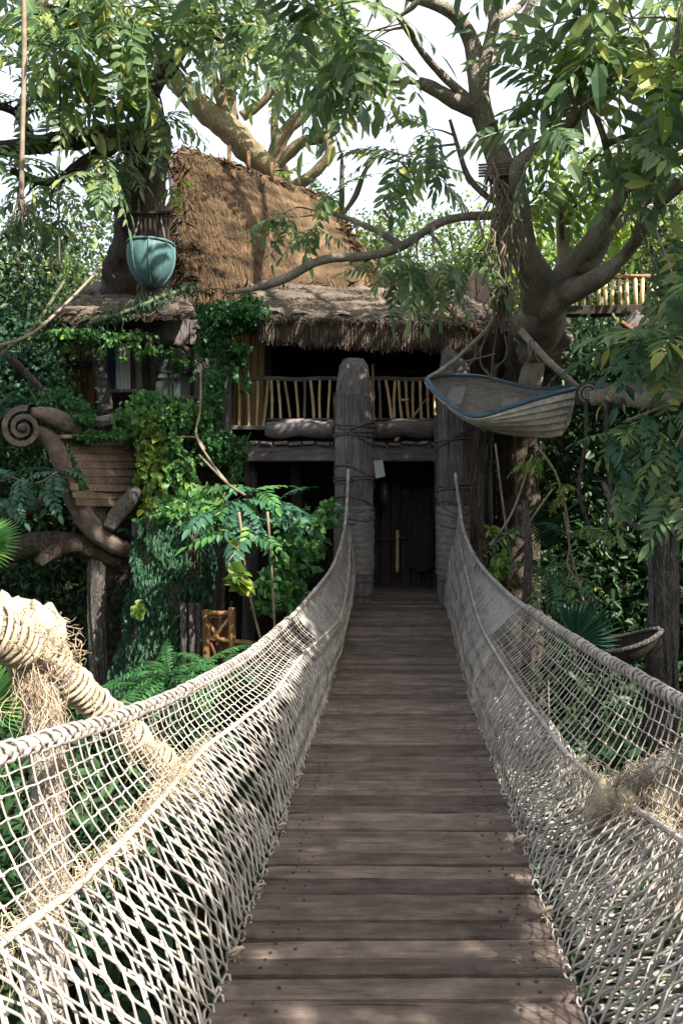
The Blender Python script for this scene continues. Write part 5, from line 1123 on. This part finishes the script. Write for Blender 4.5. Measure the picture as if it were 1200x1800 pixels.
ivy_mass('ivy', 'broad-leaved vine curtain hanging right of the yellow vine', [(300, 800, 10.4, 30, 40, .2, 500), (310, 900, 9.7, 44, 26, .4, 900)], 'ivy', size=.085, hang=[(285 + i * 9, 790 + U(-20, 20), 10.3, U(50, 110), 40) for i in range(7)] + [(340 + i * 8, 860 + U(-30, 20), 10.0, U(60, 120), 42) for i in range(8)])
ivy_mass('ivy', 'feathery green creeper spilling from the porch roof corner', [(400, 555, 11.6, 42, 38, .3, 1500), (430, 545, 11.5, 30, 36, .3, 900), (365, 590, 11.8, 24, 40, .25, 800), (420, 620, 11.7, 25, 20, .2, 400)], 'fern', size=.062, hang=[(350 + i * 10, 600 + U(-20, 20), 11.7, U(40, 100), 40) for i in range(9)])
ivy_mass('ivy', 'creeper running along the left eave', [(120, 588, 11.9, 55, 11, .2, 800), (155, 600, 11.9, 22, 14, .2, 260), (225, 588, 12.0, 35, 9, .2, 300), (275, 622, 12.2, 26, 9, .2, 260), (310, 642, 12.4, 24, 13, .1, 260)], 'ivy', size=.065, hang=[(90 + i * 14, 590, 11.9, U(15, 45), 14) for i in range(14)])
ivy_mass('ivy', 'mossy fern cushion on the right shoulder of the prow', [(390, 790, 10.9, 42, 36, .35, 2000), (375, 700, 11.4, 20, 50, .25, 900), (350, 760, 11, 25, 40, .25, 700)], 'fern', size=.055, hang=[(400 + i * 6, 800, 10.8, U(30, 60), 30) for i in range(5)])
ivy_mass('ivy', 'low green growth covering the prow deck behind the scroll', [(130, 730, 9.9, 36, 30, .3, 1600), (165, 770, 9.9, 60, 12, .25, 1000), (95, 700, 9.9, 30, 18, .25, 600)], 'fern', size=.045, hang=[(118 + i * 3, 780 + i * 9, 9.55, 40, 26) for i in range(8)])
ivy_mass('ivy', 'bushy creeper filling the far left wall under the rigging', [(55, 650, 11.4, 45, 55, .5, 2200), (100, 690, 11.8, 30, 40, .3, 800), (20, 600, 11.2, 40, 40, .3, 900), (40, 710, 10.8, 50, 30, .3, 900)], 'moss', size=.07)
# mossy trunk: a tapering trunk draped with trailing green
mossy = thing('mossy_trunk', 'thick trunk draped in trailing dark green moss under the prow', 'trunk', P(285, 1330, 9.6))
p, r = pxline([(270, 1330, 9.6, 95), (280, 1240, 9.6, 78), (292, 1120, 9.6, 60), (302, 1020, 9.6, 56), (308, 940, 9.7, 54), (310, 905, 9.75, 40)], 6); m = MB(); m.tube(p, r, 16, rough=.15); m.build('trunk', 'bark', mossy)
n = 60000; k = nrg.uniform(0, len(p) - 1.01, n); th = nrg.uniform(0, 6.283, n); i0 = k.astype(int); fr_ = k - i0; pa = np.array([tuple(q) for q in p]); ra = np.array(r)
cen = pa[i0] * (1 - fr_)[:, None] + pa[i0 + 1] * fr_[:, None]; rad = (ra[i0] * (1 - fr_) + ra[i0 + 1] * fr_) * nrg.uniform(1.02, 1.22, n) * (1 + .10 * np.sin(th * 5 + k))
cen += np.stack([np.cos(th) * rad, np.sin(th) * rad, np.zeros(n)], 1); cen = cen[np.sin(cen[:, 0] * 9 + 2 * np.sin(cen[:, 2] * 2.1)) + .8 * np.sin(cen[:, 0] * 23 + cen[:, 2] * 3) + nrg.normal(0, .5, n) > -.55]; v, f = leaf_arrays(cen, .06, drop=2.0, jit=.8, wid=.35, six=True); npmesh('trailing_moss', v, f, 'moss', mossy, kind='stuff')
for (x, d) in ((322, 9.0), (336, 9.05), (348, 9.1)):
    m = MB(); m.tube([P(x, 1060, d), P(x + 1, 1120, d), P(x, 1180, d)], .035, 7, rough=.2); m.build('bare_root', 'bark_grey', mossy)

def frond_plant(name, label, base, items, cat='plant', limit=280, group=None, stems=None):
    t = thing(name, label, cat, base, group)
    if stems:
        m = MB()
        for s in stems: m.tube([Vector(q) for q in spline([tuple(P(*a)) for a in s], 5)], .014, 5)
        m.build('stem', 'vine', t)
    place_fronds(t, items, name='leaf', limit=limit); return t
def ring(px, py, d, var, n, s, el=(-30, 50), out=None, ow=.6): return cluster(P(px, py, d), var, n, s, el, out, ow)
it = []
for (x, y, d, n, s) in ((415, 880, 8.8, 8, .9), (455, 865, 9.0, 8, .9), (390, 900, 8.8, 6, .8), (445, 915, 8.7, 7, .8), (490, 880, 9.4, 6, .75), (430, 935, 8.6, 6, .75)): it += ring(x, y, d, FK + FG, n, s, (-40, 35), (0, -1, 0), .4)
frond_plant('broadleaf_plant', 'dark feathery broad-leaved plant left of the bridge posts', P(470, 1200, 8.6), it, stems=[[(490, 1240, 8.9), (480, 1050, 8.7), (470, 900, 8.3)], [(490, 1240, 8.9), (440, 1050, 8.6), (420, 900, 8.4)], [(430, 870, 8.4), (400, 850, 8.8), (350, 800, 9.6)]])
ivy_mass('ivy', 'leafy creeper heaped against the left net near the post', [(540, 950, 10.0, 30, 48, .2, 1000), (515, 1000, 9.5, 34, 45, .2, 1000), (572, 905, 10.4, 16, 20, .12, 300), (485, 1040, 9.1, 34, 38, .2, 800)], 'ivy', size=.09)
it = []
for (x, y, d) in ((300, 1185, 7.2), (340, 1190, 7.3), (270, 1215, 7.1), (390, 1190, 7.6)): it += ring(x, y, d, FERN, 13, .85, (5, 60))
frond_plant('fern', 'bright green fern clump in the gap below the bamboo gate', P(320, 1260, 7.3), it, cat='fern')
it = []
for (x, y, d, n) in ((1130, 730, 6.9, 9), (1080, 760, 7.1, 8), (1170, 780, 6.7, 9), (1110, 830, 6.9, 8), (1180, 850, 6.7, 7), (1215, 720, 6.6, 8)): it += ring(x, y, d, FT + FK, n, .78, (-75, 10), (0, -1, 0), .35)
frond_plant('broadleaf_plant', 'drooping large-leaved branch at the right edge below the limbs', P(1200, 900, 6.9), it, stems=[[(1260, 690, 7.2), (1180, 710, 6.9), (1100, 740, 7.0)], [(1240, 690, 7.2), (1190, 780, 6.7), (1180, 850, 6.7)], [(1140, 720, 6.9), (1110, 780, 6.9), (1110, 830, 6.9)]])
it = []
for (x, y, d, n) in ((960, 1010, 9.2, 9), (1000, 950, 9.4, 7), (930, 930, 9.6, 6)): it += ring(x, y, d, FERNT, n, .8, (-30, 50))
frond_plant('palm_plant', 'dim palm-like plant under the boat beyond the right net', P(960, 1300, 9.3), it, stems=[[(965, 1330, 9.3), (962, 1150, 9.3), (960, 1010, 9.2)]])
it = []
for (x, y, d, n) in ((40, 840, 9.0, 8), (100, 830, 9.2, 7), (10, 880, 8.9, 6), (70, 860, 9.1, 6)): it += ring(x, y, d, FK, n, .62, (-40, 40), (0, -1, 0), .3)
frond_plant('broadleaf_plant', 'dark glossy leaves hanging under the scroll at the left edge', P(40, 940, 9.1), it, stems=[[(0, 960, 9.2), (40, 900, 9.0), (40, 840, 9.0)], [(0, 830, 9.2), (60, 850, 9.1), (100, 830, 9.2)]])
it = []
for (x, y, d, n) in ((945, 800, 9.3, 6), (990, 850, 9.3, 6), (975, 880, 9.3, 5), (925, 810, 9.2, 4)): it += ring(x, y, d, FB, n, .32, (-70, 20))
frond_plant('vine_plant', 'yellow-green leaves dangling below the boat hull', P(960, 900, 9.3), it, stems=[[(940, 780, 9.4), (975, 830, 9.3), (995, 900, 9.3), (1000, 960, 9.3), (1010, 1000, 9.3), (1025, 1060, 9.3)], [(935, 800, 9.4), (900, 900, 9.4), (860, 960, 9.4)], [(870, 780, 9.6), (885, 900, 9.6), (900, 1000, 9.6)], [(970, 860, 9.3), (920, 930, 9.4), (930, 900, 9.5)]])
ivy_mass('ivy', 'single sprig of bright leaves on a bare stem right of the post', [(866, 930, 9.4, 6, 6, .05, 14), (875, 990, 9.4, 16, 24, .1, 90)], 'ivy_yellow', size=.10)
ivy_mass('ivy', 'lone light-green sprig hanging left of the mossy trunk', [(243, 1070, 9.0, 8, 14, .08, 60)], 'ivy_yellow', size=.08)
ivy_mass('ivy', 'pair of bright leaves dangling from the broad-leaved plant', [(420, 1018, 8.0, 14, 18, .05, 22)], 'ivy_yellow', size=.15, hang=[(420, 960, 8.0, 45, 3)])
# fan palm leaves
def fan_leaf(name, label, c, d0, R0, spread, mat, tilt):
    t = thing(name, label, 'palm', c); n = 22; x = Vector(d0).normalized(); nrm = Vector(tilt).normalized(); nrm = (nrm - x * nrm.dot(x)).normalized(); yv = nrm.cross(x)
    for i in range(n):
        a = (i / (n - 1) - .5) * spread; d = x * math.cos(a) + yv * math.sin(a); L = R0 * (1 - .18 * abs(i / (n - 1) - .5) * 2) * U(.95, 1.03); w = R0 * spread / n * .62; s = d.cross(nrm); m = MB()
        m.add([c, c + d * L * .6 + s * w * .5 + nrm * .02, c + d * L * .6 - nrm * .015, c + d * L * .6 - s * w * .5 + nrm * .02, c + d * L - nrm * .12 * L], [(0, 1, 2), (0, 2, 3), (1, 4, 2), (2, 4, 3)]); m.build('leaf_blade', mat, t, smooth=False)
    m = MB(); m.tube([c, c - x * .4, c - x * .7 + V(0, 0, -.4)], .016, 6); m.build('stalk', mat, t)
fan_leaf('fan_palm', 'bluish fan palm leaf in the shade beyond the right net', P(1010, 1125, 7.6), (.35, -.3, .45), .52, 2.6, 'leaf_teal', (-.2, -1, .4))
fan_leaf('fan_palm', 'bright green fan leaf cut by the left edge below the dark logs', P(-25, 960, 7.6), (.9, -.2, .15), .40, 2.4, 'ivy', (.1, -1, .5))
fan_leaf('fan_palm', 'big green leaf behind the wrapped limb at the left edge', P(-20, 1240, 4.6), (.5, -.1, .5), .34, 2.8, 'ivy', (.1, -1, .3))
fan_leaf('fan_palm', 'dark palm leaf drooping behind the hanging roots right of the post', P(985, 905, 9.6), (-.6, -.2, -.4), .6, 1.7, 'leaf_dark', (.1, -1, .3))
# pot with plant left of the post
t = thing('flower_pot', 'grey tapered pot in the shadow under the balcony', 'pot', P(500, 1050, 11)); c = P(500, 1020, 11); pr = [(.02, -.28), (.12, -.28), (.19, .22), (.215, .22), (.215, .28), (.18, .28), (.16, .2)]; m = MB()
m.add([(c.x + q * math.cos(i * .3927), c.y + q * math.sin(i * .3927), c.z + z) for q, z in pr for i in range(16)], [(i * 16 + j, i * 16 + (j + 1) % 16, (i + 1) * 16 + (j + 1) % 16, (i + 1) * 16 + j) for i in range(6) for j in range(16)]); m.build('body', 'pot', t)
# hanging roots and ropes
def hanger(name, label, pts, r, mat, cat='rope', frayed=None, group=None, fuzz=0):
    q = [Vector(a) for a in spline([tuple(P(*b)) for b in pts], 6)]; t = thing(name, label, cat, q[-1], group); m = MB(); m.tube(q, [r * (1 + .25 * noise.noise(Vector((i * .7, r * 99, 0)))) for i in range(len(q))], 6); m.build('strand', mat, t)
    if fuzz:
        pp = np.array([tuple(a) for a in q]); v, f = leaf_arrays(pp[nrg.integers(0, len(pp), fuzz)] + nrg.normal(0, .06, (fuzz, 3)), .06, drop=1.2, wid=.4, six=True); npmesh('moss', v, f, 'moss', t, kind='stuff')
    if frayed:
        m = MB()
        for (x, y, d, n, L) in frayed: shag(m, P(x, y, d), n, L, r * .4, .35, 1.0, .3, .03)
        m.build('frayed_end', mat, t, kind='stuff')
hanger('hanging_rope', 'long straight rope hanging from the canopy at the far left, frayed at its end', [(42, -60, 9.5), (43, 100, 9.5), (40, 240, 9.5), (38, 350, 9.5)], .028, 'vine', frayed=[(38, 345, 9.5, 26, .35)])
hanger('hanging_rope', 'thin dark vine hanging left of the big trunk', [(108, -30, 11), (106, 200, 11), (104, 340, 11), (105, 470, 11)], .014, 'rope_dark')
hanger('rigging_rope', 'mossy slanting rope from the left edge up to the wing roof', [(-30, 650, 9.4), (30, 600, 9.8), (62, 572, 10.2), (110, 500, 11.0), (130, 470, 11.4)], .022, 'moss_rope', fuzz=160)
hanger('rigging_rope', 'pale line running from the rigging knot to the wing roof peak', [(-20, 612, 9.4), (50, 590, 9.8), (110, 540, 10.8), (178, 470, 12.0)], .02, 'vine')
hanger('rigging_rope', 'slack mossy line sagging across the front of the wing roof', [(160, 570, 11.0), (230, 545, 11.0), (290, 520, 11.2), (340, 505, 11.6)], .03, 'moss_rope', fuzz=420)
hanger('rigging_rope', 'thick grey spar slanting down behind the scroll', [(-30, 600, 10.0), (20, 632, 10.2), (60, 670, 10.4), (90, 705, 10.6)], .05, 'bark_grey', 'spar')
hanger('hanging_root', 'pale forked root curving across the ivy right of the arched window', [(354, 640, 10.6), (352, 720, 10.5), (345, 765, 10.4), (370, 810, 10.2), (400, 850, 10.0)], .016, 'vine', 'root')
hanger('hanging_root', 'short pale side root meeting the forked root', [(318, 768, 10.5), (345, 770, 10.4), (360, 790, 10.3)], .013, 'vine', 'root')
for (lab, x, d, y0, y1, r_) in (('thick dark root hanging right of the boat post', 872, 10.95, 640, 1010, .035), ('root trailing under the middle of the boat', 905, 10.95, 660, 960, .018), ('crooked root hanging below the boat bow', 1030, 9.4, 705, 930, .024), ('stubby root with frayed end under the right limbs', 1065, 9.25, 700, 945, .026)):
    hanger('hanging_root', lab, [(x, y0, d), (x + U(-12, 12), y0 + (y1 - y0) * .35, d), (x + U(-14, 14), y0 + (y1 - y0) * .7, d), (x + U(-8, 8), y1, d)], r_, 'bark_grey', 'root', [(x, y1 - 10, d, 6, .2)])
hanger('hanging_rope', 'slack dark rope looping between the right trunks', [(1060, 850, 8.6), (1085, 900, 8.2), (1130, 930, 7.9), (1170, 925, 7.7), (1230, 890, 7.4)], .028, 'rope_dark')
hanger('hanging_rope', 'thin crooked twig dangling beside the fan palm', [(990, 900, 9.0), (1000, 960, 9.0), (996, 990, 9.0), (1012, 1020, 9.0), (1032, 1066, 9.0)], .010, 'vine', 'twig')
# loose twigs round the hanging rope on the right tree
t = thing('hanging_root', 'tangle of fine aerial roots wound round the right tree fork', 'root', P(880, 480, 8.8)); m = MB()
for i in range(26):
    x = U(858, 905); y = U(270, 420); pts = [P(x, y, 8.75 + U(-.1, .1))]
    for j in range(7): pts.append(pts[-1] + V(U(-.09, .09), U(-.05, .05), -U(.03, .22)))
    m.tube(pts, U(.006, .013), 4)
for z in range(5):
    y = 282 + z * 5; m.tube([P(875 + 34 * math.cos(h), y + 8 * math.sin(h * .5), 9.05 - .24 * math.sin(h)) for h in np.linspace(-.2, 3.3, 10)], .014, 5)
m.build('roots', 'vine', t)
